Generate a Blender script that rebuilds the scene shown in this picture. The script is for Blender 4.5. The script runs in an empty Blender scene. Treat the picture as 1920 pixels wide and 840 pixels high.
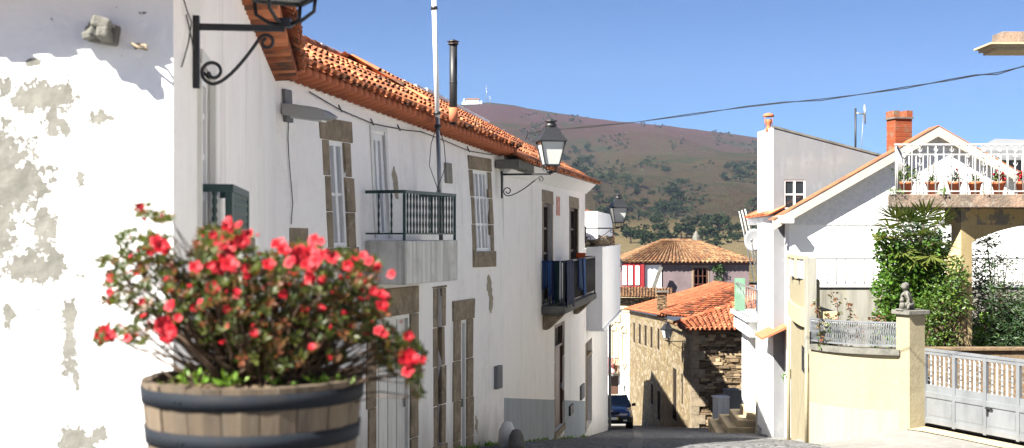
import bpy, math, random
from mathutils import Vector, Matrix, noise
R = math.radians
rng = random.Random(7)
sc = bpy.context.scene
C = sc.collection

# ---------------------------------------------------------------- camera
cam_d = bpy.data.cameras.new('camera'); cam = bpy.data.objects.new('camera', cam_d); C.objects.link(cam)
cam.location = (0, 0, 0); cam.rotation_euler = (R(90), 0, 0)
cam_d.sensor_width = 36; cam_d.lens = 45; cam_d.shift_y = 20/1920
cam_d.clip_start = .1; cam_d.clip_end = 9000
cam_d.dof.use_dof = True; cam_d.dof.focus_distance = 33; cam_d.dof.aperture_fstop = 3.6
sc.camera = cam
# ---------------------------------------------------------------- sky and sun
SX, SY, SZ = 1.2, 1.0, -1.5           # direction the light travels
el = math.atan2(-SZ, math.hypot(SX, SY)); az = math.atan2(-SX, -SY)
wd = bpy.data.worlds.new('World'); sc.world = wd; wd.use_nodes = True
nt = wd.node_tree; bg = nt.nodes['Background']
sky = nt.nodes.new('ShaderNodeTexSky'); sky.sky_type = 'NISHITA'; sky.sun_disc = False
sky.sun_elevation = el; sky.sun_rotation = az
sky.altitude = 700; sky.air_density = 0.7; sky.dust_density = 0.15; sky.ozone_density = 5.0
gm_ = nt.nodes.new('ShaderNodeMix'); gm_.data_type='RGBA'; gm_.blend_type='MULTIPLY'; gm_.inputs[0].default_value=1; gm_.inputs[7].default_value=(.245,.365,.485,1)
nt.links.new(sky.outputs[0], gm_.inputs[6]); nt.links.new(gm_.outputs[2], bg.inputs[0]); bg.inputs[1].default_value = 0.056
sl = bpy.data.lights.new('sun', 'SUN'); sl.energy = 5.0; sl.angle = R(.5); sl.color = (1, .955, .88)
so = bpy.data.objects.new('sun', sl); C.objects.link(so); so.location = (-40, -40, 60)
so.rotation_euler = Vector((SX, SY, SZ)).to_track_quat('-Z', 'Y').to_euler()
sc.view_settings.view_transform = 'Standard'; sc.view_settings.look = 'None'
sc.view_settings.exposure = 2.08; sc.view_settings.gamma = 1
sc.render.engine = 'CYCLES'
sc.cycles.max_bounces = 10; sc.cycles.diffuse_bounces = 7; sc.cycles.transparent_max_bounces = 16

# ---------------------------------------------------------------- helpers
F = 2400.0
def W(px, py, d): return Vector(((px-960)/F*d, d, (440-py)/F*d))
def lerp(a, b, t): return a + (b-a)*t
ORG = {}
class MB:
    def __init__(s): s.v=[]; s.f=[]; s.r=[]; s.sm=[]
    def add(s, vs, fs, rnd=None, smooth=False):
        o=len(s.v); s.v += [Vector(v) for v in vs]
        if rnd is None: rnd = rng.random()
        for f in fs: s.f.append([o+i for i in f]); s.r.append(rnd); s.sm.append(smooth)
        return s
    def quad(s, a,b,c,d, rnd=None): return s.add([a,b,c,d], [(0,1,2,3)], rnd)
    def poly(s, pts, rnd=None): return s.add(pts, [tuple(range(len(pts)))], rnd)
    def hexa(s, p, rnd=None):   # p: 4 bottom, 4 top (same order)
        return s.add(p, [(3,2,1,0),(4,5,6,7),(0,1,5,4),(1,2,6,5),(2,3,7,6),(3,0,4,7)], rnd)
    def box(s, c, sz, rz=0, rx=0, ry=0, rnd=None):
        m = Matrix.Translation(Vector(c)) @ Matrix.Rotation(rz,4,'Z') @ Matrix.Rotation(ry,4,'Y') @ Matrix.Rotation(rx,4,'X')
        x,y,z = [q/2 for q in sz]
        return s.hexa([m@Vector(q) for q in ((-x,-y,-z),(x,-y,-z),(x,y,-z),(-x,y,-z),(-x,-y,z),(x,-y,z),(x,y,z),(-x,y,z))], rnd)
    def bar(s, a, b, w, h=None, up=(0,0,1)):
        a=Vector(a); b=Vector(b); h=h or w; t=(b-a).normalized(); up=Vector(up)
        if abs(t.dot(up))>.95: up=Vector((1,0,0))
        sx=t.cross(up).normalized(); sy=sx.cross(t)
        q=[(-1,-1),(1,-1),(1,1),(-1,1)]
        return s.hexa([a+sx*i*w/2+sy*j*h/2 for i,j in q]+[b+sx*i*w/2+sy*j*h/2 for i,j in q])
    def tube(s, pts, r, n=6, cap=True, smooth=True, rnd=None):
        pts=[Vector(p) for p in pts]; m=len(pts); rr = r if hasattr(r,'__len__') else [r]*m
        vs=[]; prev=None
        for i,p in enumerate(pts):
            t=(pts[min(i+1,m-1)]-pts[max(i-1,0)]).normalized()
            if prev is None:
                up=Vector((0,0,1)) if abs(t.z)<.9 else Vector((1,0,0)); sx=t.cross(up).normalized()
            else:
                sx=(prev-t*prev.dot(t)); sx = sx.normalized() if sx.length>1e-6 else t.orthogonal().normalized()
            prev=sx; sy=t.cross(sx)
            for k in range(n):
                a=2*math.pi*k/n; vs.append(p+(sx*math.cos(a)+sy*math.sin(a))*rr[i])
        fs=[]
        for i in range(m-1):
            for k in range(n):
                fs.append((i*n+k, i*n+(k+1)%n, (i+1)*n+(k+1)%n, (i+1)*n+k))
        if cap: fs += [tuple(range(n))[::-1], tuple(range((m-1)*n, m*n))]
        return s.add(vs, fs, rnd, smooth)
    def lathe(s, prof, c, n=16, smooth=True, ph=0, rnd=None, sx=1, sy=1):
        c=Vector(c); vs=[]; fs=[]
        for r,z in prof:
            for k in range(n):
                a=2*math.pi*k/n+ph; vs.append(c+Vector((r*math.cos(a)*sx, r*math.sin(a)*sy, z)))
        m=len(prof)
        for i in range(m-1):
            for k in range(n): fs.append((i*n+k, i*n+(k+1)%n, (i+1)*n+(k+1)%n, (i+1)*n+k))
        fs += [tuple(range(n))[::-1], tuple(range((m-1)*n, m*n))]
        return s.add(vs, fs, rnd, smooth)
    def ball(s, c, r, n=8, m=6, sc3=(1,1,1), jit=0, rnd=None):
        c=Vector(c); vs=[]; fs=[]
        for i in range(m+1):
            th=math.pi*i/m
            for k in range(n):
                a=2*math.pi*k/n; j=1+rng.uniform(-jit,jit)
                vs.append(c+Vector((math.sin(th)*math.cos(a)*sc3[0], math.sin(th)*math.sin(a)*sc3[1], math.cos(th)*sc3[2]))*r*j)
        for i in range(m):
            for k in range(n): fs.append((i*n+k,(i+1)*n+k,(i+1)*n+(k+1)%n,i*n+(k+1)%n))
        return s.add(vs, fs, rnd, True)
    def build(s, name, mat, parent=None, bevel=0, org=None):
        if parent is None:
            if org is None:
                xs=[v.x for v in s.v]; ys=[v.y for v in s.v]; zs=[v.z for v in s.v]
                org=Vector(((min(xs)+max(xs))/2,(min(ys)+max(ys))/2,min(zs)))
            org=Vector(org)
        else: org=ORG[parent.name]
        me=bpy.data.meshes.new(name); me.from_pydata([tuple(v-org) for v in s.v], [], s.f)
        me.polygons.foreach_set('use_smooth', s.sm)
        at=me.attributes.new('rnd','FLOAT','FACE'); at.data.foreach_set('value', s.r)
        me.update(); me.materials.append(mat)
        o=bpy.data.objects.new(name, me); C.objects.link(o)
        if parent is None: o.location=org
        else: o.parent=parent
        ORG[o.name]=org
        if bevel:
            b=o.modifiers.new('bevel','BEVEL'); b.width=bevel; b.segments=2; b.limit_method='ANGLE'
        return o
def tag(o, label=None, cat=None, group=None, kind=None):
    if label: o['label']=label
    if cat: o['category']=cat
    if group: o['group']=group
    if kind: o['kind']=kind
    return o
def thing(name, loc, label, cat, group=None):
    o=bpy.data.objects.new(name, None); C.objects.link(o); o.location=Vector(loc); o.empty_display_size=.1
    ORG[o.name]=Vector(loc); return tag(o,label,cat,group)
def copy_tree(o, parent=None):
    c=o.copy(); C.objects.link(c)
    if parent: c.parent=parent
    for ch in [x for x in C.objects if x.parent is o]: copy_tree(ch, c)
    return c

class Wall:
    """vertical facade plane in plan from p0 to p1; the outward side faces the camera; optional batter above zf"""
    def __init__(s, a, b, zf=0, k=0, side=None):
        s.p0=Vector((a[0],a[1])); d=Vector((b[0],b[1]))-s.p0; s.L=d.length; s.t=d/s.L
        n=Vector((s.t.y,-s.t.x)); s.n = n if (n.dot(-s.p0)>0 if side is None else side) else -n
        s.zf=zf; s.k=k
    def P(s,u,z,o=0):
        q=s.p0+s.t*u+s.n*(o-s.k*max(0,z-s.zf)); return Vector((q.x,q.y,z))
    def inv(s,px,py,o=0):
        r=Vector(((px-960)/F,1)); rz=(440-py)/F; z=0
        for _ in range(8):
            oe=o-s.k*max(0,z-s.zf); q=(s.p0.dot(s.n)+oe)/r.dot(s.n); z=q*rz
        return ((r*q-s.p0).dot(s.t), z)
    def R(s,x0,x1,yt,yb,o=0,ref=None):
        ref = x0 if ref is None else ref
        a=s.inv(x0,yt,o)[0]; b=s.inv(x1,yt,o)[0]; return (min(a,b),max(a,b),s.inv(ref,yb,o)[1],s.inv(ref,yt,o)[1])
    def box(s,mb,u0,u1,z0,z1,o0,o1,rnd=None):
        return mb.hexa([s.P(u0,z0,o1),s.P(u1,z0,o1),s.P(u1,z0,o0),s.P(u0,z0,o0),s.P(u0,z1,o1),s.P(u1,z1,o1),s.P(u1,z1,o0),s.P(u0,z1,o0)],rnd)
def pxwall(x0,d0,x1,d1,**k): return Wall(((x0-960)/F*d0,d0),((x1-960)/F*d1,d1),**k)
def fn(v): return v if callable(v) else (lambda u: v)
def facade(w, mb, u0,u1, zb, zt, ops=(), rev=.18, nu=0, out=0):
    zb=fn(zb); zt=fn(zt)
    us={u0,u1}; zs={w.zf} if w.k else set()
    for a,b,c,d in ops: us|={a,b}; zs|={c,d}
    for i in range(nu): us.add(lerp(u0,u1,(i+1)/(nu+1)))
    us=sorted(x for x in us if u0<=x<=u1); zs=sorted(zs)
    def col(ua,ub,lo,hi):   # lo,hi functions
        mb.add([w.P(ua,lo(ua),out),w.P(ub,lo(ub),out),w.P(ub,hi(ub),out),w.P(ua,hi(ua),out)],[(0,1,2,3)],.5)
    for ua,ub in zip(us[:-1],us[1:]):
        if ub-ua<1e-5: continue
        um=(ua+ub)/2; lv=[zb]+[fn(z) for z in zs if zb(um)<z<zt(um)]+[zt]
        for lo,hi in zip(lv[:-1],lv[1:]):
            zm=(lo(um)+hi(um))/2
            if any(a<um<b and c<zm<d for a,b,c,d in ops): continue
            col(ua,ub,lo,hi)
    for a,b,c,d in ops:
        q=[(a,c),(b,c),(b,d),(a,d)]
        for i in range(4):
            (p,r),(p2,r2)=q[i],q[(i+1)%4]
            mb.add([w.P(p,r,out),w.P(p2,r2,out),w.P(p2,r2,out-rev),w.P(p,r,out-rev)],[(0,1,2,3)],.5)
def shell(mb, w, u0,u1, zb, zt, depth, ridge=None, ends=(1,1)):
    """side and back walls behind a facade; ridge=(z0,z1) makes gables; zb, zt functions of u"""
    zb=fn(zb); zt=fn(zt)
    def bk(u,z,f=1): q=w.p0+w.t*u-w.n*depth*f; return Vector((q.x,q.y,z))
    for i,u in enumerate((u0,u1)):
        if not ends[i]: continue
        pts=[w.P(u,zb(u))]
        if w.k and w.zf<zt(u): pts.append(w.P(u,w.zf))
        pts.append(w.P(u,zt(u)))
        if ridge: pts.append(bk(u,ridge[i],.5))
        pts += [bk(u,zt(u)),bk(u,zb(u))]
        mb.poly(pts,.5)
    mb.quad(bk(u0,zb(u0)),bk(u1,zb(u1)),bk(u1,zt(u1)),bk(u0,zt(u0)),.5)
def tiles(mb, E0,E1,R0,R1,ncol,nrow,hh=.07,seed=1,base=True,ends=True,jit=1.0,sag=0.0):
    E0,E1,R0,R1=[Vector(x) for x in (E0,E1,R0,R1)]; g=random.Random(seed)
    N=(E1-E0).cross(R0-E0).normalized()
    if N.z<0: N=-N
    def P(a,b,h=0): return lerp(lerp(E0,E1,a),lerp(R0,R1,a),b)+N*(h+sag*math.sin(a*9+2)*math.sin(b*5))
    if base:
        nb=max(2,nrow//2); na=max(2,ncol//4)
        for i in range(na):
            for j in range(nb): mb.add([P(i/na,j/nb,-.01),P((i+1)/na,j/nb,-.01),P((i+1)/na,(j+1)/nb,-.01),P(i/na,(j+1)/nb,-.01)],[(0,1,2,3)],.0)
    K=5
    for i in range(ncol):
        for j in range(nrow):
            r=g.random(); da=g.uniform(-.05,.05)*jit/ncol; db=g.uniform(-.03,.03)*jit/nrow; dh=g.uniform(0,.012)*jit
            b0=j/nrow-.06/nrow*2+db; b1=(j+1)/nrow+.03/nrow; ac=(i+.5)/ncol+da
            vs=[]; fs=[]
            for (b,hw,lf,q) in ((b0,.40/ncol,.032+dh,1),(b1,.32/ncol,.004,.85)):
                for k in range(K+1):
                    th=math.pi*k/K; vs.append(P(ac-math.cos(th)*hw,b,lf+math.sin(th)*hh*q))
            for k in range(K): fs.append((k,k+1,K+2+k,K+1+k))
            o=len(vs)
            if ends and j==0:      # thickness ring at the eave
                for k in range(K+1):
                    th=math.pi*k/K; vs.append(P(ac-math.cos(th)*.40/ncol*.78,b0,.032+dh+math.sin(th)*hh*.72))
                for k in range(K+1):
                    th=math.pi*k/K; vs.append(P(ac-math.cos(th)*.40/ncol*.78,b0+.35/nrow,.02+math.sin(th)*hh*.66))
                for k in range(K): fs += [(k+1,k,o+k,o+k+1),(o+k+1,o+k,o+K+1+k,o+K+2+k)]
            mb.add(vs,fs,r,True)
            # channel tile
            vs=[]; fs=[]; r=g.random()
            for (b,lf) in ((b0-.02/nrow,.012),(b1,.0)):
                for k in range(4):
                    th=math.pi*k/3; vs.append(P(i/ncol+da-math.cos(th)*.32/ncol,b,lf+.03-math.sin(th)*.045))
            for k in range(3): fs.append((k,k+1,5+k,4+k))
            mb.add(vs,fs,r,True)
def ridge_tiles(mb,A,B,n,r=.11,seed=3):
    A=Vector(A);B=Vector(B); g=random.Random(seed); t=(B-A).normalized(); s=t.cross(Vector((0,0,1))).normalized(); up=s.cross(t)
    for i in range(n):
        vs=[]
        for f,q in ((i/n,1.1),((i+1.08)/n,.9)):
            for k in range(7):
                th=math.pi*k/6; vs.append(lerp(A,B,f)+(s*math.cos(th)+up*math.sin(th))*r*q)
        mb.add(vs,[(k,k+1,8+k,7+k) for k in range(6)],g.random(),True)

# ---------------------------------------------------------------- materials
def nodes(name):
    m=bpy.data.materials.new(name); m.use_nodes=True; n=m.node_tree; return m,n,n.nodes['Principled BSDF']
def N(n,t,**k):
    x=n.nodes.new(t)
    for a,b in k.items(): setattr(x,a,b)
    return x
def sock(n,inp,v):
    if isinstance(v,bpy.types.NodeSocket): n.links.new(v,inp)
    else: inp.default_value = (*v,1) if isinstance(v,(tuple,list)) and len(v)==3 and inp.type=='RGBA' else v
def mix(n,f,a,b,mode='MIX'):
    x=N(n,'ShaderNodeMix',data_type='RGBA',blend_type=mode); sock(n,x.inputs[0],f); sock(n,x.inputs[6],a); sock(n,x.inputs[7],b); return x.outputs[2]
def mth(n,op,a,b=0.0,c=None,clamp=False):
    x=N(n,'ShaderNodeMath',operation=op); x.use_clamp=clamp; sock(n,x.inputs[0],a); sock(n,x.inputs[1],b)
    if c is not None: sock(n,x.inputs[2],c)
    return x.outputs[0]
def coords(n,scale=(1,1,1),world=False,rot=(0,0,0)):
    if world: o=N(n,'ShaderNodeNewGeometry').outputs['Position']
    else: o=N(n,'ShaderNodeTexCoord').outputs['Object']
    mp=N(n,'ShaderNodeMapping'); mp.inputs['Scale'].default_value=scale; mp.inputs['Rotation'].default_value=rot; n.links.new(o,mp.inputs[0]); return mp.outputs[0]
def noise_(n,vec,scale=5,detail=6,rough=.6,dist=0):
    x=N(n,'ShaderNodeTexNoise'); n.links.new(vec,x.inputs['Vector']); x.inputs['Scale'].default_value=scale; x.inputs['Detail'].default_value=detail
    x.inputs['Roughness'].default_value=rough; x.inputs['Distortion'].default_value=dist; return x.outputs[0]
def mr(n,v,a,b,c=0,d=1):
    x=N(n,'ShaderNodeMapRange'); sock(n,x.inputs[0],v); x.inputs[1].default_value=a; x.inputs[2].default_value=b; x.inputs[3].default_value=c; x.inputs[4].default_value=d; return x.outputs[0]
def bump(n,b,h,st=.3,dist=.02):
    x=N(n,'ShaderNodeBump'); x.inputs['Strength'].default_value=st; x.inputs['Distance'].default_value=dist; n.links.new(h,x.inputs['Height']); n.links.new(x.outputs[0],b.inputs['Normal']); return x
def pmat(name,col,layers=(),rough=.8,bst=0,bsc=20,bdist=.01,rnd=0,metal=0,spec=.3,rndcol=None,bvec=(1,1,1)):
    """layers: (colour, scale, vec, lo, hi, amount)"""
    m,n,b=nodes(name); c=col
    for (lc,sca,vec,lo,hi,am) in layers:
        f=mth(n,'MULTIPLY',mr(n,noise_(n,coords(n,vec),sca,8,.65),lo,hi),am); c=mix(n,f,c,lc)
    if rnd or rndcol:
        at=N(n,'ShaderNodeAttribute',attribute_name='rnd').outputs['Fac']
        if rndcol: c=mix(n,mr(n,at,rndcol[1],rndcol[2]),c,rndcol[0])
        if rnd:
            hs=N(n,'ShaderNodeHueSaturation'); sock(n,hs.inputs['Color'],c); n.links.new(mr(n,at,0,1,1-rnd,1+rnd),hs.inputs['Value']); c=hs.outputs[0]
    sock(n,b.inputs['Base Color'],c); b.inputs['Roughness'].default_value=rough; b.inputs['Metallic'].default_value=metal
    b.inputs['Specular IOR Level'].default_value=spec
    if bst: bump(n,b,noise_(n,coords(n,bvec),bsc,6,.6),bst,bdist)
    return m
def plaster(name,col,dirt=.35,crack=.5,damp=None):
    m,n,b=nodes(name)
    c=mix(n,mr(n,noise_(n,coords(n,(1,1,1)),.9,6,.6),.35,.7,0,.35),col,tuple(x*.86 for x in col))
    st=mth(n,'MULTIPLY',mr(n,noise_(n,coords(n,(2.6,2.6,.30)),1.0,8,.75,.8),.5,.72,0,dirt*1.3),mr(n,noise_(n,coords(n,(1,1,1)),.55,4,.6),.42,.62)); c=mix(n,st,c,(.42,.39,.31))
    ck=noise_(n,coords(n,(1,1,.7)),1.7,10,.7,1.2); c=mix(n,mth(n,'MULTIPLY',mr(n,mth(n,'ABSOLUTE',mth(n,'SUBTRACT',ck,.5)),.004,.0),dirt*.9),c,(.25,.23,.19))
    st=mr(n,noise_(n,coords(n,(1,1,.6)),2.2,8,.7),.58,.72,0,dirt*.7); c=mix(n,st,c,(.36,.34,.28))
    # small flaked spots
    fl=noise_(n,coords(n,(1,1,.55)),3.3,9,.72,.6); k=mr(n,fl,.685,.70); c=mix(n,mth(n,'MULTIPLY',k,crack),c,(.36,.34,.29))
    if damp:
        sep=N(n,'ShaderNodeSeparateXYZ'); n.links.new(N(n,'ShaderNodeNewGeometry').outputs['Position'],sep.inputs[0])
        # rising damp: patchy stains in the first metre above the sloping street
        g=mth(n,'ADD',mth(n,'MULTIPLY',sep.outputs[1],.148),sep.outputs[2]); g=mth(n,'ADD',g,mth(n,'MULTIPLY',noise_(n,coords(n,(1.5,1.5,.5)),1.6,6,.7),-1.2))
        c=mix(n,mr(n,g,-.25,-1.0,0,damp),c,(.30,.29,.25))
    sock(n,b.inputs['Base Color'],c); b.inputs['Roughness'].default_value=.9; b.inputs['Specular IOR Level'].default_value=.15
    h=mth(n,'ADD',mth(n,'MULTIPLY',noise_(n,coords(n),2.0,3,.5),3.0),mth(n,'MULTIPLY',noise_(n,coords(n),26,5,.6),.5)); h=mth(n,'SUBTRACT',h,mth(n,'MULTIPLY',k,.6))
    bump(n,b,h,.35,.03); return m
WHITE=(.86,.835,.785)
M={}
M['plaster']=plaster('white_plaster',WHITE,.36,.8,damp=.65)
M['plaster_clean']=plaster('clean_white_plaster',(.82,.82,.81),.20,.0)
M['cream']=plaster('cream_plaster',(.285,.25,.165),.35,.4)
M['rake']=plaster('pale_rake_paint',(.42,.375,.31),.08,.0)
M['cream_pink']=plaster('pale_cream_plaster',(.47,.37,.225),.10,.0)
M['mauve']=pmat('mauve_plaster',(.16,.12,.125),[((.10,.08,.075),.7,(1,1,1),.42,.65,.7),((.24,.20,.19),2.5,(1,1,.7),.55,.7,.6)],.95,.3,20)
M['cement']=pmat('grey_cement',(.165,.17,.18),[((.20,.20,.19),1.3,(1,1,1),.42,.7,.7),((.25,.255,.26),2.5,(1,1,.5),.55,.7,.6),((.13,.12,.11),1.6,(3,3,.4),.56,.75,.6)],.9,.3,30)
M['cement_light']=pmat('stained_cement',(.27,.265,.23),[((.13,.12,.09),1.2,(4,4,.35),.42,.68,.85),((.30,.27,.19),3,(1,1,1),.5,.7,.6)],.9,.3,30)
M['slabpaint']=pmat('streaked_whitewash',(.62,.61,.56),[((.22,.21,.17),1.3,(5,5,.3),.46,.72,.8),((.30,.29,.22),3,(1,1,1),.5,.7,.5)],.9,.3,30)
M['granite']=pmat('brown_granite',(.27,.215,.145),[((.13,.105,.07),4,(1,1,1),.42,.66,.8),((.40,.36,.28),9,(1,1,1),.55,.7,.6),((.09,.08,.06),1.6,(2,2,.8),.5,.7,.5)],.9,.6,14,.03)
M['stone_grey']=pmat('weathered_stone',(.15,.145,.125),[((.07,.07,.06),4,(1,1,1),.45,.65,.8)],.9,.6,18,.02)
def tile_mat(name,col,col2,lich,amt,soft=.5):
    return pmat(name,col,[((.055,.048,.038),2.4,(1,1,1),.44,.60,amt),(lich,7,(1,1,1),.56,.68,amt*.8)],.85,.35,25,.01,rnd=.28,rndcol=(col2,.35,.9))
M['tile']=tile_mat('terracotta_tile',(.40,.115,.045),(.46,.17,.075),(.20,.17,.12),.85)
M['tile_red']=tile_mat('red_terracotta_tile',(.36,.10,.04),(.36,.13,.06),(.24,.16,.10),.35)
M['tile_old']=tile_mat('old_brown_tile',(.20,.085,.035),(.19,.115,.055),(.20,.17,.12),.75)
M['terracotta']=pmat('terracotta',(.44,.14,.065),[((.30,.10,.05),3,(1,1,1),.45,.7,.6)],.85,.2,20)
M['mortar']=pmat('roof_mortar',(.62,.60,.56),[((.3,.28,.25),3,(1,1,1),.45,.65,.7)],.9,.3,20)
M['matte_dark']=pmat('dark_matte_shutter',(.03,.024,.02),(),1,spec=0)
M['iron_green']=pmat('dark_green_iron',(.012,.042,.035),[((.03,.06,.05),20,(1,1,1),.5,.7,.5)],.45,spec=.5)
M['iron_black']=pmat('black_iron',(.014,.015,.017),[((.05,.04,.035),25,(1,1,1),.55,.7,.5)],.5,spec=.5)
M['galv']=pmat('galvanised_metal',(.30,.31,.31),[((.18,.18,.17),5,(1,1,.3),.4,.7,.6)],.45,metal=.6)
M['lampgrey']=pmat('lamp_grey_metal',(.40,.41,.39),[((.45,.30,.2),8,(1,1,1),.6,.72,.6)],.5,metal=.3)
M['alu']=pmat('silver_painted_metal',(.25,.265,.28),[((.17,.18,.19),4,(1,1,.5),.42,.7,.7),((.30,.32,.34),1.6,(1,1,.4),.5,.7,.6)],.38,metal=.45,bst=.05,bsc=8)
M['white_paint']=pmat('white_paint',(.76,.76,.74),[((.5,.49,.45),6,(1,1,.4),.55,.75,.5)],.5,rnd=.04)
M['rail_white']=pmat('white_railing_paint',(.42,.42,.41),[((.25,.24,.22),6,(1,1,.4),.5,.7,.6)],.5)
M['white_door']=pmat('off_white_boards',(.66,.65,.60),[((.36,.34,.29),4,(3,3,.3),.5,.75,.6)],.6,rnd=.08)
M['wood_brown']=pmat('dark_brown_wood',(.055,.028,.018),[((.11,.06,.04),6,(4,4,.3),.45,.7,.7)],.5)
M['wood_red']=pmat('reddish_brown_wood',(.10,.040,.028),[((.05,.02,.015),6,(4,4,.3),.45,.7,.7)],.45)
M['glass_dark']=pmat('dark_window_glass',(.018,.022,.026),(),.08,spec=.8)
M['glass_pale']=pmat('curtained_window_glass',(.30,.32,.33),[((.5,.5,.48),3,(1,1,.2),.4,.6,.7)],.15,spec=.6)
M['glass_blue']=pmat('sky_blue_glazing',(.42,.55,.62),(),.1,spec=.6)
M['lampglass']=pmat('frosted_lamp_glass',(.60,.62,.58),[((.50,.52,.48),5,(1,1,.5),.4,.7,.6)],.25,spec=.5)
M['barrel']=pmat('weathered_oak',(.12,.09,.06),[((.045,.034,.026),3,(9,9,.6),.42,.66,.8),((.19,.155,.115),6,(9,9,.6),.5,.7,.6)],.85,.5,16,.004,rnd=.30,bvec=(6,6,.5))
M['hoop']=pmat('black_hoop_iron',(.011,.014,.019),[((.035,.028,.024),7,(1,1,1),.52,.7,.5)],.75,metal=0,spec=.15)
M['soil']=pmat('dry_soil',(.11,.075,.045),[((.22,.17,.11),18,(1,1,1),.5,.7,.8)],.95,.8,40,.02)
M['garden']=pmat('garden_earth_and_shade',(.05,.036,.025),[((.16,.13,.09),5,(1,1,1),.5,.7,.8)],.95,.5,20,.03)  # earth of the raised bed; behind the gate the dark colour imitates shade
def leaf_mat(name,a,b,c,trans=.25):
    m,n,bs=nodes(name); at=N(n,'ShaderNodeAttribute',attribute_name='rnd').outputs['Fac']
    col=mix(n,mr(n,at,.0,.75),a,b); col=mix(n,mr(n,at,.80,.95),col,c)
    sock(n,bs.inputs['Base Color'],col); bs.inputs['Roughness'].default_value=.45; bs.inputs['Specular IOR Level'].default_value=(.4 if 'scrub' not in name else 0)
    tr=N(n,'ShaderNodeBsdfTranslucent'); sock(n,tr.inputs[0],mix(n,.5,col,(.25,.35,.03)))
    ms=N(n,'ShaderNodeMixShader'); ms.inputs[0].default_value=trans; n.links.new(bs.outputs[0],ms.inputs[1]); n.links.new(tr.outputs[0],ms.inputs[2])
    n.links.new(ms.outputs[0],n.nodes['Material Output'].inputs[0]); return m
M['az_leaf']=leaf_mat('azalea_leaf',(.026,.044,.008),(.075,.085,.015),(.14,.036,.014))
M['ivy']=leaf_mat('ivy_leaf',(.024,.065,.008),(.075,.16,.018),(.13,.22,.03))
M['shrub']=leaf_mat('shrub_leaf',(.024,.06,.010),(.075,.14,.02),(.13,.18,.03))
M['dark_leaf']=leaf_mat('oleander_leaf',(.018,.042,.018),(.035,.075,.025),(.07,.11,.035),.15)
M['palm']=leaf_mat('palm_leaf',(.05,.085,.018),(.13,.15,.03),(.34,.20,.05),.2)
M['vine']=leaf_mat('reddish_vine_leaf',(.05,.08,.02),(.17,.06,.035),(.20,.10,.04))
M['weed']=leaf_mat('weed_leaf',(.10,.20,.02),(.16,.30,.03),(.2,.3,.05))
M['pine']=leaf_mat('scrub_leaf',(.010,.018,.008),(.017,.026,.011),(.024,.031,.013),.0)
M['stem']=pmat('brown_stem',(.085,.055,.035),[((.15,.11,.075),20,(1,1,1),.5,.7,.7)],.85)
def petal(name,a,b):
    m,n,bs=nodes(name); at=N(n,'ShaderNodeAttribute',attribute_name='rnd').outputs['Fac']; col=mix(n,at,a,b)
    sock(n,bs.inputs['Base Color'],col); bs.inputs['Roughness'].default_value=.6
    tr=N(n,'ShaderNodeBsdfTranslucent'); sock(n,tr.inputs[0],col)
    ms=N(n,'ShaderNodeMixShader'); ms.inputs[0].default_value=.35; n.links.new(bs.outputs[0],ms.inputs[1]); n.links.new(tr.outputs[0],ms.inputs[2])
    n.links.new(ms.outputs[0],n.nodes['Material Output'].inputs[0]); return m
M['petal']=petal('red_petal',(.38,.001,.008),(.46,.008,.024))
M['brick']=pmat('chimney_brick',(.24,.06,.022),[((.16,.15,.10),2.6,(1,1,1),.5,.62,.8),((.20,.05,.02),8,(1,1,3),.5,.6,.5)],.9,.4,20,rnd=.1)
def cells(name,cols,mort,scale,vec,bst=.8,bd=.04,edge=(.0,.08),rough=.9,world=True,rot=(0,0,0)):
    m,n,b=nodes(name); v=coords(n,vec,world,rot)
    wv=N(n,'ShaderNodeVectorMath',operation='ADD'); n.links.new(v,wv.inputs[0])
    nx=N(n,'ShaderNodeTexNoise'); n.links.new(v,nx.inputs['Vector']); nx.inputs['Scale'].default_value=scale*.6
    sc_=N(n,'ShaderNodeVectorMath',operation='SCALE'); n.links.new(nx.outputs['Color'],sc_.inputs[0]); sc_.inputs['Scale'].default_value=.35/scale*2; n.links.new(sc_.outputs[0],wv.inputs[1])
    vo=N(n,'ShaderNodeTexVoronoi'); n.links.new(wv.outputs[0],vo.inputs['Vector']); vo.inputs['Scale'].default_value=scale
    ve=N(n,'ShaderNodeTexVoronoi',feature='DISTANCE_TO_EDGE'); n.links.new(wv.outputs[0],ve.inputs['Vector']); ve.inputs['Scale'].default_value=scale
    sp=N(n,'ShaderNodeSeparateColor'); n.links.new(vo.outputs['Color'],sp.inputs[0])
    c=mix(n,sp.outputs[0],cols[0],cols[1]); c=mix(n,mr(n,sp.outputs[1],.6,.9),c,cols[2])
    c=mix(n,mr(n,noise_(n,coords(n,(1,1,1),world),9,6,.7),.45,.7,0,.5),c,tuple(x*.5 for x in cols[0]))
    e=mr(n,ve.outputs['Distance'],edge[0],edge[1]); c=mix(n,e,mort,c)
    sock(n,b.inputs['Base Color'],c); b.inputs['Roughness'].default_value=rough; b.inputs['Specular IOR Level'].default_value=.2
    h=mth(n,'ADD',e,mth(n,'MULTIPLY',sp.outputs[2],.7)); h=mth(n,'ADD',h,mth(n,'MULTIPLY',noise_(n,coords(n,(1,1,1),world),20,5,.6),.5)); bump(n,b,h,bst,bd); return m
M['rubble']=cells('granite_rubble_masonry',((.25,.19,.10),(.16,.12,.07),(.31,.26,.18)),(.19,.155,.095),2.6,(1,1,1.9),.7,.04,(.0,.06))
M['slate']=cells('schist_rubble_masonry',((.21,.145,.08),(.11,.08,.05),(.30,.22,.12)),(.05,.036,.022),2.4,(1,1,4.5),1,.08,(.0,.1))
M['slate_stone']=pmat('schist_stone',(.20,.14,.08),[((.09,.065,.045),6,(1,1,3),.42,.65,.8)],.9,.6,14,.03,rnd=.4,rndcol=((.30,.23,.14),.55,.95))
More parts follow.
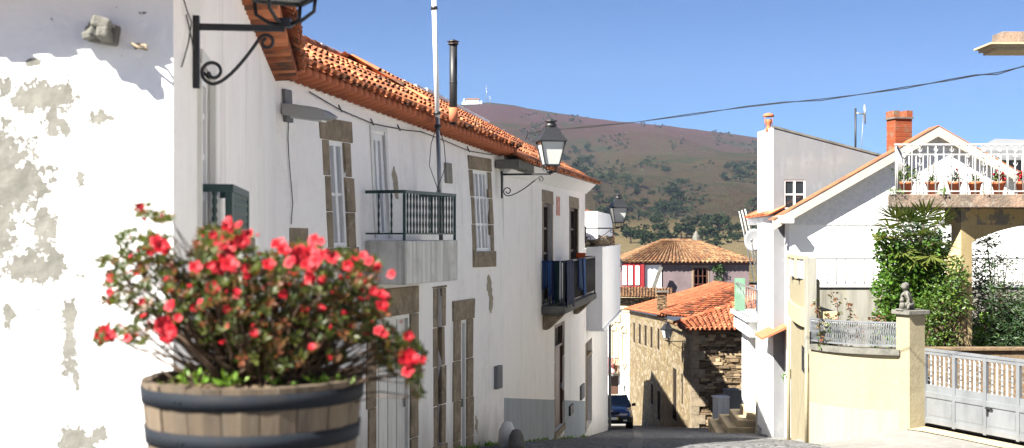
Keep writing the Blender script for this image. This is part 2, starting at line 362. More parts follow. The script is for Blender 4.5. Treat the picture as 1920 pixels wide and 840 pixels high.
M['road']=cells('granite_setts',((.20,.20,.20),(.15,.15,.155),(.26,.255,.25)),(.065,.063,.06),6.0,(1,1,1),1,.03,(.0,.14),.75)
M['concrete']=pmat('pale_concrete',(.19,.185,.17),[((.13,.125,.115),1.4,(1,1,1),.42,.7,.7),((.27,.265,.25),7,(1,1,1),.5,.7,.5)],.9,.3,30)

# ================================================================ ground, road, hill
ZG=[(-30,-.7),(0,-.95),(4,-1.05),(10,-2.20),(16,-3.02),(20,-3.47),(24,-3.92),(37.6,-5.95),(54,-8.15),(76,-11.3),(110,-15.5),(200,-24),(460,-16)]
def sm(a,b,x):
    t=max(0,min(1,(x-a)/(b-a))); return t*t*(3-2*t)
def zst(y):
    for (a,za),(b,zb) in zip(ZG[:-1],ZG[1:]):
        if y<=b: return lerp(za,zb,(y-a)/(b-a))
    return ZG[-1][1]
def zg(x,y):
    z=zst(y)
    k=sm(5.8,7.4,x)*sm(17,21.5,y)*(1-sm(25.5,29,y))
    return z*(1-k)+(-3.50)*k
def sheet(name,xs,ys,f,mat,dz=0,**k):
    mb=MB(); vs=[(x,y,f(x,y)+dz) for y in ys for x in xs]; n=len(xs)
    mb.add(vs,[(j*n+i,j*n+i+1,(j+1)*n+i+1,(j+1)*n+i) for j in range(len(ys)-1) for i in range(n-1)],.5,True)
    return tag(mb.build(name,mat,org=(0,0,0)),**k)
def frange(a,b,n): return [lerp(a,b,i/n) for i in range(n+1)]
sheet('ground',[-1800,-900,-300]+frange(-90,4,10)+frange(4.5,12,22)+frange(13,110,10)+[300,900,2200],[-700,-200,-60]+frange(-30,60,180)+frange(62,460,60),zg,M['concrete'],kind='structure')
# road: setts between the houses, a sheet 4 mm above the ground
def roadL(y): 
    return lerp(-6.2,-.4,sm(5,24,y)) if y<24 else (lerp(-.3,2.0,(y-24)/13.6) if y<37.6 else 2.0+(y-37.6)*.13)
def roadR(y): 
    return 4.6+.045*y if y<24 else (lerp(5.68,6.1,(y-24)/4) if y<28 else lerp(6.1,8.3,(y-28)/22))
mb=MB(); ys=frange(-10,100,160); vs=[]
for y in ys:
    for i in range(15):
        x=lerp(roadL(y),roadR(y),i/14); vs.append((x,y,zg(x,y)+.006))
mb.add(vs,[(j*15+i,j*15+i+1,(j+1)*15+i+1,(j+1)*15+i) for j in range(len(ys)-1) for i in range(14)],.5,True)
tag(mb.build('road',M['road'],org=(0,0,0)),kind='structure')
# pale gutter strip running down the left side of the road
mb=MB(); pts=[(1.52,14),(1.75,18),(2.15,22.5),(3.4,34),(4.75,49),(5.4,58)]
fy=frange(14,58,50); vs=[]
for y in fy:
    for (xa,ya),(xb,yb) in zip(pts[:-1],pts[1:]):
        if ya<=y<=yb: x=lerp(xa,xb,(y-ya)/(yb-ya)); break
    vs += [(x-.13,y,zg(x,y)+.012),(x+.13,y,zg(x,y)+.012)]
mb.add(vs,[(2*i,2*i+1,2*i+3,2*i+2) for i in range(len(fy)-1)],.5)
tag(mb.build('gutter_strip',M['concrete'],org=(0,0,0)),kind='structure')
# sandy threshold in front of the gate
mb=MB()
for i in range(8):
    def gp(f,o): 
        p=Vector((7.5,23.3)).lerp(Vector((8.9,20.02)),f)+Vector((-.92,-.39))*o; return Vector((p.x,p.y,zg(p.x,p.y)+.016))
    mb.quad(gp(i/8,0),gp((i+1)/8,0),gp((i+1)/8,.42),gp(i/8,.42),.5)
M['sand_stone']=pmat('sandy_threshold_stone',(.42,.33,.20),[((.25,.20,.13),3,(1,1,1),.45,.7,.7)],.9,.3,25)
tag(mb.build('threshold_path',M['sand_stone'],org=(0,0,0)),kind='structure')
# hill
RT=[(-700,300),(200,260),(600,228),(760,207),(860,197),(905,191),(950,195),(1000,205),(1080,217),(1160,228),(1230,234),(1300,242),(1360,249),(1420,258),(1500,272),(1600,288),(1700,306),(1900,335),(2300,380),(3000,400)]
def rT(px):
    for (a,ya),(b,yb) in zip(RT[:-1],RT[1:]):
        if px<=b:
            return (440-lerp(ya,yb,max(0,(px-a)/(b-a))))/F
    return 40/F
YR=2600.
def hillz(x,y):
    px=960+F*x/max(y,1)
    if y>YR: px=960+F*x/YR
    T=rT(px); top=T*YR
    s=max(0,(y-430)/(YR-430)); g=min(1,s)
    g=g**1.25
    z=-16+(top+16)*g
    amp=(26*sm(.02,.3,s)*(1-sm(.80,1.0,s)))
    z += amp*(noise.noise((x/260,y/300,1.3))+.5*noise.noise((x/110,y/120,4.1))+.25*noise.noise((x/45,y/50,7.7)))
    z += 1.6*noise.noise((x/30,y/30,2))*sm(.9,1,s)
    if y>YR: z -= (y-YR)*.25
    return z
ys=[430+ (YR-430)*(i/120)**1.15 for i in range(121)]+[YR+60,YR+200,YR+600]
mb=MB(); nn=150; vs=[]
for y in ys:
    for i in range(nn+1):
        x=lerp(-1.0,1.35,i/nn)*(y*.62+60); vs.append((x,y,hillz(x,y)))
mb.add(vs,[(j*(nn+1)+i,j*(nn+1)+i+1,(j+1)*(nn+1)+i+1,(j+1)*(nn+1)+i) for j in range(len(ys)-1) for i in range(nn)],.5,True)
def hill_material():
    m,n,b=nodes('heather_hillside'); v=coords(n,(.001,.001,.001),True)
    big=noise_(n,v,3.2,7,.6,.4); mid=noise_(n,v,16,7,.68,.3); fine=noise_(n,v,120,6,.75); fine2=noise_(n,v,330,4,.7)
    sep=N(n,'ShaderNodeSeparateXYZ'); n.links.new(N(n,'ShaderNodeNewGeometry').outputs['Position'],sep.inputs[0])
    hgt=mr(n,mth(n,'ADD',sep.outputs[2],mth(n,'MULTIPLY',mth(n,'SUBTRACT',mid,.5),240)),95,215)
    c=mix(n,mr(n,mid,.38,.62),(.068,.044,.028),(.040,.029,.018))      # dry brown scrub
    c=mix(n,mr(n,big,.45,.62),c,(.070,.048,.027))                       # olive grass
    c=mix(n,mr(n,fine,.48,.60,0,.8),c,(.055,.060,.026))
    heath=mix(n,mr(n,fine,.42,.62),(.085,.030,.035),(.055,.030,.026)); c=mix(n,mth(n,'MULTIPLY',hgt,.92),c,heath)
    g2=noise_(n,coords(n,(.001,.001,.001),True,(0,0,.6)),7.5,7,.65,.6); c=mix(n,mr(n,g2,.54,.62,0,.75),c,(.030,.044,.020))
    c=mix(n,mr(n,mth(n,'ADD',mth(n,'MULTIPLY',fine,.6),mth(n,'MULTIPLY',mid,.4)),.595,.63,0,.8),c,(.22,.20,.17))   # bare rock
    c=mix(n,mr(n,fine2,.52,.66,0,.6),c,(.035,.035,.022))
    c=mix(n,mr(n,sep.outputs[2],14,-4,0,.8),c,(.24,.19,.10))             # dry meadow at the foot
    sock(n,b.inputs['Base Color'],c); b.inputs['Roughness'].default_value=1; b.inputs['Specular IOR Level'].default_value=0
    bump(n,b,mth(n,'ADD',mth(n,'MULTIPLY',fine,2),fine2),1,5); return m
tag(mb.build('hill',hill_material(),org=(0,0,0)),kind='structure')
# haze
mb=MB(); mb.box((0,1950,245),(5600,4300,560)); hz=mb.build('haze',M['white_paint'])
m=bpy.data.materials.new('thin_air'); m.use_nodes=True; n=m.node_tree; n.nodes.clear()
o_=N(n,'ShaderNodeOutputMaterial'); pv=N(n,'ShaderNodeVolumePrincipled'); pv.inputs['Color'].default_value=(.62,.76,1,1); pv.inputs['Density'].default_value=.00005; pv.inputs['Anisotropy'].default_value=.0
n.links.new(pv.outputs[0],o_.inputs['Volume']); hz.data.materials.clear(); hz.data.materials.append(m); tag(hz,kind='stuff')

# ---------------------------------------------------------------- hillside trees
def onhill(px,py):
    r=Vector(((px-960)/F,1,(440-py)/F)); y=450
    while y<YR-5:
        if hillz(r.x*y,y)>r.z*y: return Vector((r.x*y,y,hillz(r.x*y,y)))
        y+=6
    return None
def leaf(mb,p,d,up,L,Wd,g,rnd=None,fold=.25):
    d=d.normalized(); s=d.cross(up)
    s = s.normalized() if s.length>1e-4 else d.orthogonal().normalized(); nn_=s.cross(d)
    a=p; b=p+d*L; m1=p+d*L*.5
    mb.add([a,m1+s*Wd/2+nn_*Wd*fold*.5,b,m1-s*Wd/2+nn_*Wd*fold*.5],[(0,1,2),(0,2,3)],g.random() if rnd is None else rnd)
def rdir(g,zlo=-1,zhi=1):
    z=g.uniform(zlo,zhi); a=g.uniform(0,2*math.pi); q=math.sqrt(max(0,1-z*z)); return Vector((q*math.cos(a),q*math.sin(a),z))
def crown(mb,c,rad,nl,L,g,vec=(1,1,1),lobes=5):
    cs=[(Vector((g.uniform(-.55,.55)*vec[0],g.uniform(-.55,.55)*vec[1],g.uniform(-.5,.6)*vec[2]))*rad, g.uniform(.38,.62)*rad) for _ in range(lobes)]
    for i in range(nl):
        o,r=cs[i%lobes]; p=Vector(c)+o+rdir(g)*r*(g.random()**.4)
        leaf(mb,p,rdir(g),rdir(g),L*g.uniform(.6,1.3),L*g.uniform(.5,.9),g)
tg=random.Random(5)
protos=[]
def hill_tree(p,h,first):
    t=thing('hillside_tree',p,'dark green bushy tree, one of the many alike dotted over the brown hillside','tree','dark trees scattered on the hillside')
    a=MB(); crown(a,p+Vector((0,0,h*.58)),h*.52,150,h*.2,tg,(1,1,.85)); a.build('crown',M['pine'],t)
    b=MB(); b.tube([p-Vector((0,0,.5)),p+Vector((0,0,h*.5))],[h*.05,h*.025],6); b.build('trunk',M['stem'],t); return t
clusters=[(1075,300,28,38,26),(1062,335,20,22,14),(1130,345,50,16,12),(1150,365,40,18,10),(1180,385,55,22,20),(1230,405,45,18,18),(1262,350,16,22,10),(1258,395,22,18,12),(1370,330,16,9,9),(1392,327,18,8,9),
 (1180,430,70,14,8),(1290,442,60,12,12),(1350,440,60,14,14),(1210,455,60,10,5),(1100,300,14,50,8),(1330,455,80,9,6),(1240,425,60,12,8)]
spots=[]
for cx,cy,rx,ry,k in clusters:
    for _ in range(int(k*.6)):
        p=onhill(cx+tg.gauss(0,.65)*rx,cy+tg.gauss(0,.8)*ry)
        if p: spots.append(p)
for i,p in enumerate(spots):
    if i<5: t=hill_tree(p,12,True); protos.append(t)
    else:
        t=copy_tree(protos[i%5]); t.location=p
    s=tg.uniform(.4,1.05)*(.65+p.y/2600*.55); t.scale=(s*tg.uniform(.9,1.6),s*tg.uniform(.9,1.4),s); t.rotation_euler.z=tg.uniform(0,6.28)
# low scrub on the slope (uncountable)
mb=MB(); g=random.Random(9)
for i in range(3600):
    px=g.uniform(830,1430); py=g.uniform(215,470)
    if noise.noise((px/70,py/38,3))<-.02+.25*g.random(): continue
    p=onhill(px,py) if i%1==0 else None
    if not p: continue
    r=g.uniform(1.2,3.2)*(.5+p.y/2600)
    for _ in range(5): leaf(mb,p+rdir(g,0,1)*r*.7,rdir(g,-.2,1),rdir(g),r*1.1,r*.9,g)
tag(mb.build('hillside_scrub',M['pine'],org=(0,0,0)),kind='stuff')
# chapel and masts on the summit
pc=W(886,192,2560); z0=hillz(pc.x,2560)
t=thing('hilltop_chapel',(pc.x,2560,z0-1),'tiny white building on the left end of the hill summit','chapel')
mb=MB(); mb.box((pc.x,2560,z0+4),(26,12,9)); mb.box((pc.x-14,2560,z0+1.5),(14,9,5)); mb.box((pc.x+12,2560,z0+3),(14,9,7)); mb.build('wall',M['plaster_clean'],t)
mb=MB(); mb.hexa([(pc.x-14,2553,z0+8.6),(pc.x+14,2553,z0+8.6),(pc.x+14,2567,z0+8.6),(pc.x-14,2567,z0+8.6),(pc.x-13,2559.5,z0+12),(pc.x+13,2559.5,z0+12),(pc.x+13,2560.5,z0+12),(pc.x-13,2560.5,z0+12)]); mb.build('roof',M['tile_old'],t)
mb=MB(); mb.box((pc.x-17,2558,z0+5),(3,3,11)); mb.build('bell_turret',M['plaster_clean'],t)
for px,h,w_,lab in ((912,37,.9,'tall thin lattice mast on the hill summit beside the white chapel'),(919,17,.7,'shorter thin mast right of the tall lattice mast on the summit')):
    x=(px-960)/F*2560; z=hillz(x,2560)-1
    t=thing('radio_mast',(x,2560,z),lab,'mast')
    mb=MB()
    for dx,dy in ((-w_,-w_),(w_,-w_),(0,w_)): mb.tube([(x+dx,2560+dy,z),(x+dx*.3,2560+dy*.3,z+h)],.22,4)
    for k in range(10):
        q=1-.7*k/10; mb.tube([(x-w_*q,2560-w_*q,z+h*k/10),(x+w_*q,2560-w_*q,z+h*(k+1)/10)],.14,4)
    mb.build('lattice',M['galv'],t)
    mb=MB(); mb.lathe([(.1,0),(1.1,.2),(1.1,.9),(.1,1.1)],(x+1,2559,z+h*.62),8); mb.lathe([(.1,0),(.9,.2),(.9,.8),(.1,1)],(x-.8,2559,z+h*.8),8); mb.build('dish',M['white_paint'],t)

# ================================================================ LEFT ROW
def window(w,u0,u1,z0,z1,par,fm,pm,o=-.14,cols=2,rows=3,fw=.06,mw=.03,name='window',extra=None):
    mb=MB()
    w.box(mb,u0,u0+fw,z0,z1,o-.04,o+.03); w.box(mb,u1-fw,u1,z0,z1,o-.04,o+.03)
    w.box(mb,u0+fw,u1-fw,z0,z0+fw,o-.04,o+.03); w.box(mb,u0+fw,u1-fw,z1-fw,z1,o-.04,o+.03)
    for i in range(1,cols):
        u=lerp(u0,u1,i/cols); q=mw*(1.6 if (cols%2==0 and i==cols//2) else 1); w.box(mb,u-q/2,u+q/2,z0+fw,z1-fw,o-.03,o+.025)
    for j in range(1,rows):
        z=lerp(z0,z1,j/rows); w.box(mb,u0+fw,u1-fw,z-mw/2,z+mw/2,o-.028,o+.018)
    f=mb.build(name,fm,par)
    mb=MB(); w.box(mb,u0+.01,u1-.01,z0+.01,z1-.01,o-.03,o-.01); mb.build('pane',pm,f); return f
def door(w,u0,u1,z0,z1,par,fm,pm,o=-.14,boards=5,transom=0,name='door'):
    mb=MB(); g=.012
    zt=z1-transom
    for i in range(boards):
        a=lerp(u0+.06,u1-.06,i/boards); b=lerp(u0+.06,u1-.06,(i+1)/boards); w.box(mb,a+g/2,b-g/2,z0+.02,zt-.03,o-.03,o+.008*(i%2))
    w.box(mb,u0+.05,u1-.05,z0,zt,o-.06,o-.032)
    d=mb.build(name,pm,par)
    mb=MB(); w.box(mb,u0,u0+.06,z0,z1,o-.05,o+.05); w.box(mb,u1-.06,u1,z0,z1,o-.05,o+.05); w.box(mb,u0+.06,u1-.06,z1-.06,z1,o-.05,o+.05)
    if transom: w.box(mb,u0+.06,u1-.06,zt-.03,zt+.03,o-.05,o+.045)
    mb.build('frame',fm,d)
    if transom:
        mb=MB(); w.box(mb,u0+.06,u1-.06,zt+.03,z1-.06,o-.03,o-.01); mb.build('transom_pane',M['glass_dark'],d)
    mb=MB(); u=u1-.15; w.box(mb,u-.015,u+.015,lerp(z0,zt,.45),lerp(z0,zt,.45)+.14,o+.02,o+.06); mb.build('handle',M['galv'],d)
    return d
def rough_block(mb,w,u0,u1,z0,z1,o0,o1,g,j=.018):
    ps=[]
    for (u,z,o) in ((u0,z0,o1),(u1,z0,o1),(u1,z0,o0),(u0,z0,o0),(u0,z1,o1),(u1,z1,o1),(u1,z1,o0),(u0,z1,o0)):
        ps.append(w.P(u+g.uniform(-j,j),z+g.uniform(-j,j)*.4,o+(g.uniform(-j,j)*.4 if o==o1 else 0)))
    mb.hexa(ps,g.random())
def surround(w,u0,u1,z0,z1,par,jw=.22,lh=.30,o=.012,sill=.22,g=None,nj=3,mat='granite',inner=-.16):
    """stone lintel, jambs built of blocks, sill; round the opening u0..u1,z0..z1"""
    g=g or random.Random(int(abs(u0)*100)); mt=M[mat]
    mb=MB(); rough_block(mb,w,u0-jw-.05,u1+jw+.05,z1,z1+lh,inner,o+.008,g); mb.build('lintel',mt,par,bevel=.012)
    for a,b in ((u0-jw,u0),(u1,u1+jw)):
        mb=MB()
        for k in range(nj):
            e=g.uniform(-.03,.05)
            za=lerp(z0,z1,k/nj)+.004; zb=lerp(z0,z1,(k+1)/nj)-.006
            if a<u0: rough_block(mb,w,a-e,b,za,zb,inner,o,g,.01)
            else: rough_block(mb,w,a,b+e,za,zb,inner,o,g,.01)
        mb.build('jamb',mt,par,bevel=.012)
    if sill:
        mb=MB(); rough_block(mb,w,u0-jw-.03,u1+jw+.03,z0-sill,z0,inner,o+.03,g); mb.build('sill',mt,par,bevel=.012)
def rail_balcony(w,u0,u1,z,h,dep,par,mat,n,twist=True,foot=.06,name='railing',endbars=2,bw=.022):
    """railing round a balcony slab: near end, front, far end"""
    mb=MB(); zb=z+foot; zt=z+h
    def bar_(u,o):
        p=w.P(u,zb,o); q=w.P(u,zt,o)
        if twist:
            pts=[];rs=[]
            K=9
            for k in range(K+1): pts.append(lerp(p,q,k/K)); rs.append(bw*(.5 if k%2 else .85))
            mb.tube(pts,rs,5)
        else: mb.tube([p,q],bw*.5,4)
    for i in range(1,n): bar_(lerp(u0,u1,i/n),dep)
    for u in (u0,u1):
        for k in range(1,endbars+1): bar_(u,dep*k/(endbars+1))
    for u in (u0,u1): mb.bar(w.P(u,z,dep),w.P(u,zt,dep),.04)
    for zz,t in ((zb,.025),(zt,.045)):
        mb.bar(w.P(u0,zz,0),w.P(u0,zz,dep),t); mb.bar(w.P(u1,zz,0),w.P(u1,zz,dep),t); mb.bar(w.P(u0-.01,zz,dep),w.P(u1+.01,zz,dep),t)
    return mb.build(name,mat,par)
def lantern(w,u,z,arm,par_label,group='iron wall lanterns of the street',brk=.50,sc_=.93,flip=False):
    base=w.P(u,z,0)
    t=thing('wall_lantern',base,par_label,'street lamp',group)
    mb=MB(); w.box(mb,u-.025,u+.025,z-brk+.06,z+.06,0.002,.035)
    tip=w.P(u,z,arm); mb.bar(w.P(u,z,.03),tip,.028,.035)
    # scrolled brace
    def S(o,zz): return w.P(u,zz,o)
    pts=[]; r1=.17*brk; c1=(.04+r1,z-brk*.62)
    for k in range(31):
        f=k/30; th=R(-180+450*f); r=r1*(.35+.65*f); pts.append(S(c1[0]+r*math.cos(th),c1[1]+r*math.sin(th)))
    e0=(c1[0],c1[1]-r1); r2=.11*brk; c2=(arm*.80,z-.03-r2*1.1); e1=(c2[0]-r2*.71,c2[1]+r2*.71)
    for k in range(1,9):
        f=k/9; q_=(1-f)**2; m_=(lerp(e0[0],e1[0],.35),e0[1]+.01); pts.append(S(q_*e0[0]+2*f*(1-f)*m_[0]+f*f*e1[0],q_*e0[1]+2*f*(1-f)*m_[1]+f*f*e1[1]))
    for k in range(19):
        f=k/18; th=R(135-400*f); r=r2*(1-.6*f); pts.append(S(c2[0]+r*math.cos(th),c2[1]+r*math.sin(th)))
    mb.tube(pts,.0105,6)
    mb.build('bracket',M['iron_black'],t)
    s=sc_; q=tip+Vector((0,0,.02))
    mb=MB(); mb.box(q+Vector((0,0,.01)),(.07,.07,.05))
    ca=math.atan2(w.t.y,w.t.x)+.35
    dirs=[Vector((math.cos(ca+R(45+90*k)),math.sin(ca+R(45+90*k)),0)) for k in range(4)]
    rb=.20*s; rt=.345*s; zb=.155*s; ztp=.62*s
    for d in dirs:
        mb.tube([q+d*.02,q+d*rb*.55+Vector((0,0,.02*s)),q+d*rb*.95+Vector((0,0,.07*s)),q+d*rb+Vector((0,0,zb))],.012*s,5)
        mb.bar(q+d*rb+Vector((0,0,zb)),q+d*rt+Vector((0,0,ztp)),.026*s)
    for k in range(4):
        a,b=dirs[k],dirs[(k+1)%4]
        mb.bar(q+a*rb+Vector((0,0,zb)),q+b*rb+Vector((0,0,zb)),.028*s); mb.bar(q+a*rt+Vector((0,0,ztp)),q+b*rt+Vector((0,0,ztp)),.03*s)
    mb.build('frame',M['iron_black'],t)
    mb=MB(); f=.93
    mb.hexa([q+d*rb*f+Vector((0,0,zb+.005)) for d in dirs]+[q+d*rt*f+Vector((0,0,ztp-.01)) for d in dirs]); mb.build('glass',M['lampglass'],t)
    mb=MB(); ph=ca+R(45)
    mb.lathe([(rt*1.14,ztp),(rt*1.12,ztp+.02*s),(rt*.80,ztp+.12*s),(rt*.56,ztp+.25*s),(rt*.40,ztp+.29*s)],q,4,False,ph)
    mb.build('hood',M['iron_black'],t)
    mb=MB(); mb.lathe([(.125*s,ztp+.28*s),(.11*s,ztp+.34*s),(.08*s,ztp+.37*s),(.13*s,ztp+.39*s),(.13*s,ztp+.41*s),(.02*s,ztp+.42*s),(.012*s,ztp+.47*s)],q,12); mb.build('chimney_cap',M['iron_black'],t)
    return t

# ---- house A: peeling white house in front -------------------------------------------
wA=pxwall(325,6.25,517,16.0)
cA=W(325,440,6.25)
zl=lambda u: -3.9
tA=thing('white_house',(wA.p0.x,wA.p0.y,-1.3),'nearest white house with peeling plaster on its sunlit end wall, behind the barrel','house')
# front (end) wall plane to the left of the corner
wF=Wall((cA.x-6,6.25+.12),(cA.x,6.25))
ZTF=1.27
def peel_mat():
    m,n,b=nodes('peeling_white_plaster'); pos=coords(n,(1,1,1),True)
    nz=noise_(n,coords(n,(1,1,.8),True),8,12,.74,.5); nz2=noise_(n,coords(n,(1,1,1),True),2.2,6,.6)
    blobs=[(15,165,22,22),(75,185,62,30),(105,180,16,20),(8,290,60,50),(104,230,18,35),(30,350,66,58),(5,430,32,62),(92,425,30,45),(62,505,62,26),(108,500,16,30),(135,635,13,62),(148,705,8,26),(158,825,42,24),(190,812,16,18),(70,120,14,8),(128,245,9,12),(155,330,9,22),(190,222,22,14),(22,590,9,18)]
    mx=None
    for (cx,cy,rx,ry) in blobs:
        p=W(cx,cy,6.3); mp=N(n,'ShaderNodeMapping'); k=6.3/F
        mp.inputs['Scale'].default_value=(1/(rx*k),0,1/(ry*k)); mp.inputs['Location'].default_value=(-p.x/(rx*k),0,-p.z/(ry*k)); n.links.new(N(n,'ShaderNodeNewGeometry').outputs['Position'],mp.inputs[0])
        ln=N(n,'ShaderNodeVectorMath',operation='LENGTH'); n.links.new(mp.outputs[0],ln.inputs[0]); v=mth(n,'SUBTRACT',1.25,ln.outputs['Value'])
        mx = v if mx is None else mth(n,'MAXIMUM',mx,v)
    mask=mth(n,'ADD',mth(n,'MAXIMUM',mx,-.62),mth(n,'ADD',mth(n,'MULTIPLY',mth(n,'SUBTRACT',nz,.5),4.6),mth(n,'MULTIPLY',mth(n,'SUBTRACT',noise_(n,coords(n,(1,1,1),True),26,6,.7),.5),3.0)))
    mask=mth(n,'ADD',mask,mth(n,'MULTIPLY',mth(n,'SUBTRACT',nz2,.5),1.0))
    k=mr(n,mask,.24,.27)
    white=mix(n,mr(n,nz2,.3,.7,0,.3),(.80,.79,.775),(.72,.71,.68))
    mort=mix(n,mr(n,nz,.4,.65),(.205,.20,.175),(.15,.147,.125)); c=mix(n,k,white,mort)
    edge=mth(n,'MULTIPLY',mr(n,mask,.16,.25),mr(n,mask,.36,.27)); c=mix(n,mth(n,'MULTIPLY',edge,mr(n,noise_(n,pos,18,4,.6),.47,.62)),c,(.075,.062,.045))
    sock(n,b.inputs['Base Color'],c); b.inputs['Roughness'].default_value=.92; b.inputs['Specular IOR Level'].default_value=.1
    h=mth(n,'SUBTRACT',mth(n,'ADD',mth(n,'MULTIPLY',noise_(n,pos,3,3,.5),3.2),mth(n,'MULTIPLY',noise_(n,pos,40,4,.6),.25)),mth(n,'MULTIPLY',k,.55)); bump(n,b,h,.7,.018); return m
mb=MB(); mb.add([wF.P(0,-1.35),wF.P(wF.L,-1.35),wF.P(wF.L,ZTF+.06),wF.P(0,ZTF+.06)],[(0,1,2,3)],.5)
wallA=mb.build('end_wall',peel_mat(),tA)
opA=[wA.R(372,395,118,352,ref=372)]
u0,u1,z0,z1=opA[0]; z0=-.02; z1=wA.inv(372,120)[1]; opA=[(u0,u1,z0,z1)]
mb=MB(); facade(wA,mb,0,wA.L,lambda u:zg(*wA.P(u,0).xy)-.3,2.03,opA,.2,nu=6)
b0=wA.p0-wA.n*6
mb.quad(wA.P(0,ZTF),wF.P(0,ZTF),Vector((wF.P(0,0).x,wF.P(0,0).y+3,2.9)),wA.P(2.5,2.9),.5) if False else None
q=wA.p0+wA.t*wA.L-wA.n*7; mb.quad(wA.P(wA.L,-3.6),Vector((q.x,q.y,-3.6)),Vector((q.x,q.y,2.03)),wA.P(wA.L,2.03),.5)
q2=wA.p0-wA.n*6; mb.quad(Vector((q2.x,q2.y,-1.3)),Vector((q.x,q.y,-3.6)),Vector((q.x,q.y,2.03)),Vector((q2.x,q2.y,2.03)),.5)
mb.build('wall',M['plaster'],tA)
window(wA,u0,u1,z0,z1,tA,M['white_paint'],M['glass_pale'],-.05,2,4,.07,.035)
mb=MB(); wA.box(mb,u0-.12,u1+.12,-.34,z0-.005,-.15,.02); wA.box(mb,u0-.10,u1+.10,-.16,-.10,.0,.05); mb.build('sill',M['granite'],tA,bevel=.01)
# wooden outer frame
mb=MB(); wA.box(mb,u1,u1+.10,z0,z1+.04,-.02,.03); wA.box(mb,u0-.06,u0,z0,z1+.04,-.02,.025); wA.box(mb,u0-.06,u1+.10,z1,z1+.08,-.02,.03); mb.build('window_surround',M['white_door'],tA)
# roofs
mb=MB(); E0=wF.P(-.3,ZTF-.03,.20); E1=Vector((cA.x+.26,6.25-.20,ZTF-.03)); tiles(mb,E0,E1,E0+Vector((0,2.6,1.0)),E1+Vector((0,2.6,1.0)),30,6,.05,2)
mb.build('front_roof',M['tile'],tA)
mb=MB(); mb.add([wF.P(-.2,ZTF-.005,.17),wF.P(wF.L+.24,ZTF-.005,.17),wF.P(wF.L+.24,ZTF-.005,-.1),wF.P(-.2,ZTF-.005,-.1)],[(0,1,2,3)]); mb.build('soffit',M['terracotta'],tA)
mb=MB(); a=2.6
E0=wA.P(a,2.06,.32); E1=wA.P(wA.L+.1,2.06,.30); tiles(mb,E0,E1,wA.P(a,2.06+1.7,-3.3),wA.P(wA.L+.1,2.06+1.7,-3.3),int((wA.L-a)/.24),8,.075,4)
wA.box(mb,a,wA.L+.05,1.96,2.04,-.2,.22); 
for i in range(int((wA.L-a)/.24)):
    u=a+.24*i; mb.tube([wA.P(u+.12,2.0,-.02),wA.P(u+.12,2.02,.27)],.10,8,rnd=rng.random())
mb.build('side_roof',M['tile'],tA)
# stone bracket jutting out of the end wall
mb=MB(); c=W(192,62,6.2); g=random.Random(3)
for k in range(7): mb.box(c+Vector((g.uniform(-.045,.045),g.uniform(-.07,.02),g.uniform(-.03,.03))),(g.uniform(.05,.09),g.uniform(.10,.16),g.uniform(.04,.07)),g.uniform(-.4,.4),g.uniform(-.3,.3),g.uniform(-.4,.4))
mb.box(c+Vector((0,.03,0)),(.14,.12,.10),.1,.1,.15)
mb.build('jutting_stone',M['stone_grey'],tA,bevel=.012)
mb=MB(); c=W(268,88,6.2); mb.tube([c+Vector((-.05,.06,.0)),c+Vector((-.04,-.04,.01)),c+Vector((.0,-.06,-.012)),c+Vector((.03,-.045,-.02)),c+Vector((.02,-.02,.005)),c+Vector((-.03,-.0,.012))],.007,5); mb.build('wall_hook',M['granite'],tA)
# green balcony
ub=wA.inv(374,400)[0]; uf=wA.inv(413,400)[0]
def balcony(w,ua,ub_,z,h,dep,par,mat,n,slab_h,slab_mat,**k):
    mb=MB(); w.box(mb,ua-.05,ub_+.05,z-slab_h,z,0.003,dep+.06); s=mb.build('balcony_slab',slab_mat,par,bevel=.015)
    return rail_balcony(w,ua,ub_,z,h,dep,par,mat,n,**k)
balcony(wA,ub,uf,-.02,.29+.0,.17,tA,M['iron_green'],16,.10,M['granite'],endbars=1)
lantern(wA,wA.inv(362,60)[0],wA.inv(362,50)[1],.50,'black iron wall lantern on a scroll bracket at the corner of the nearest peeling house',brk=.40,sc_=.95)
# thin loose wires by the bracket
mb=MB(); u=wA.inv(350,50)[0]; mb.tube([wA.P(u-.4,1.25,.01),wA.P(u-.15,1.16,.02),wA.P(u-.04,1.12,.03),wA.P(u-.1,1.0,.02),wA.P(u-.3,.85,.01)],.004,4); mb.tube([wA.P(u-.1,1.15,.01),wA.P(u+.3,1.0,.01),wA.P(u+.6,.8,.01)],.004,4)
tag(mb.build('loose_wire',M['iron_black']),'thin loose dark wires curling on the white wall beside the nearest lamp bracket','wire')

# ---- house B: long white house with stone surrounds ------------------------------------
wB=pxwall(517,16.0,945,24.0,zf=-.15,k=.055)
zB=lambda u: lerp(wB.inv(560,124)[1],wB.inv(955,283)[1],u/wB.L)
zgB=lambda u: zg(*wB.P(u,-3).xy)-.3
UB0=-.4
tB=thing('white_house',(wB.p0.x,wB.p0.y,-3),'long white house with green balcony, granite window surrounds and sagging orange tiled roof','house')
oA=wB.R(618,640,272,462,ref=618); oA=wB.R(616,645,262,465,ref=616)
oD=wB.R(697,720,250,447); oW=wB.R(886,913,318,472)
d1=wB.R(703,768,597,930); d2=wB.R(820,828,540,835); d3=wB.R(862,874,600,900)
ops=[oA,oD,oW,d1,d2,d3]
mb=MB(); facade(wB,mb,UB0,wB.L,zgB,zB,ops,.2,nu=5)
def ridge_line(w,a,b,o,u0,u1):
    (ua,za),(ub,zb)=w.inv(*a,o),w.inv(*b,o); f=lambda u: za+(zb-za)*(u-ua)/(ub-ua); print('ridge',f(u0),f(u1)); return f(u0),f(u1)
rz0,rz1=ridge_line(wB,(590,102),(957,260),-3.2,UB0,wB.L)
print('eaveB',zB(0),zB(wB.L))
shell(mb,wB,UB0,wB.L,zgB,zB,6.4,None,(1,1))
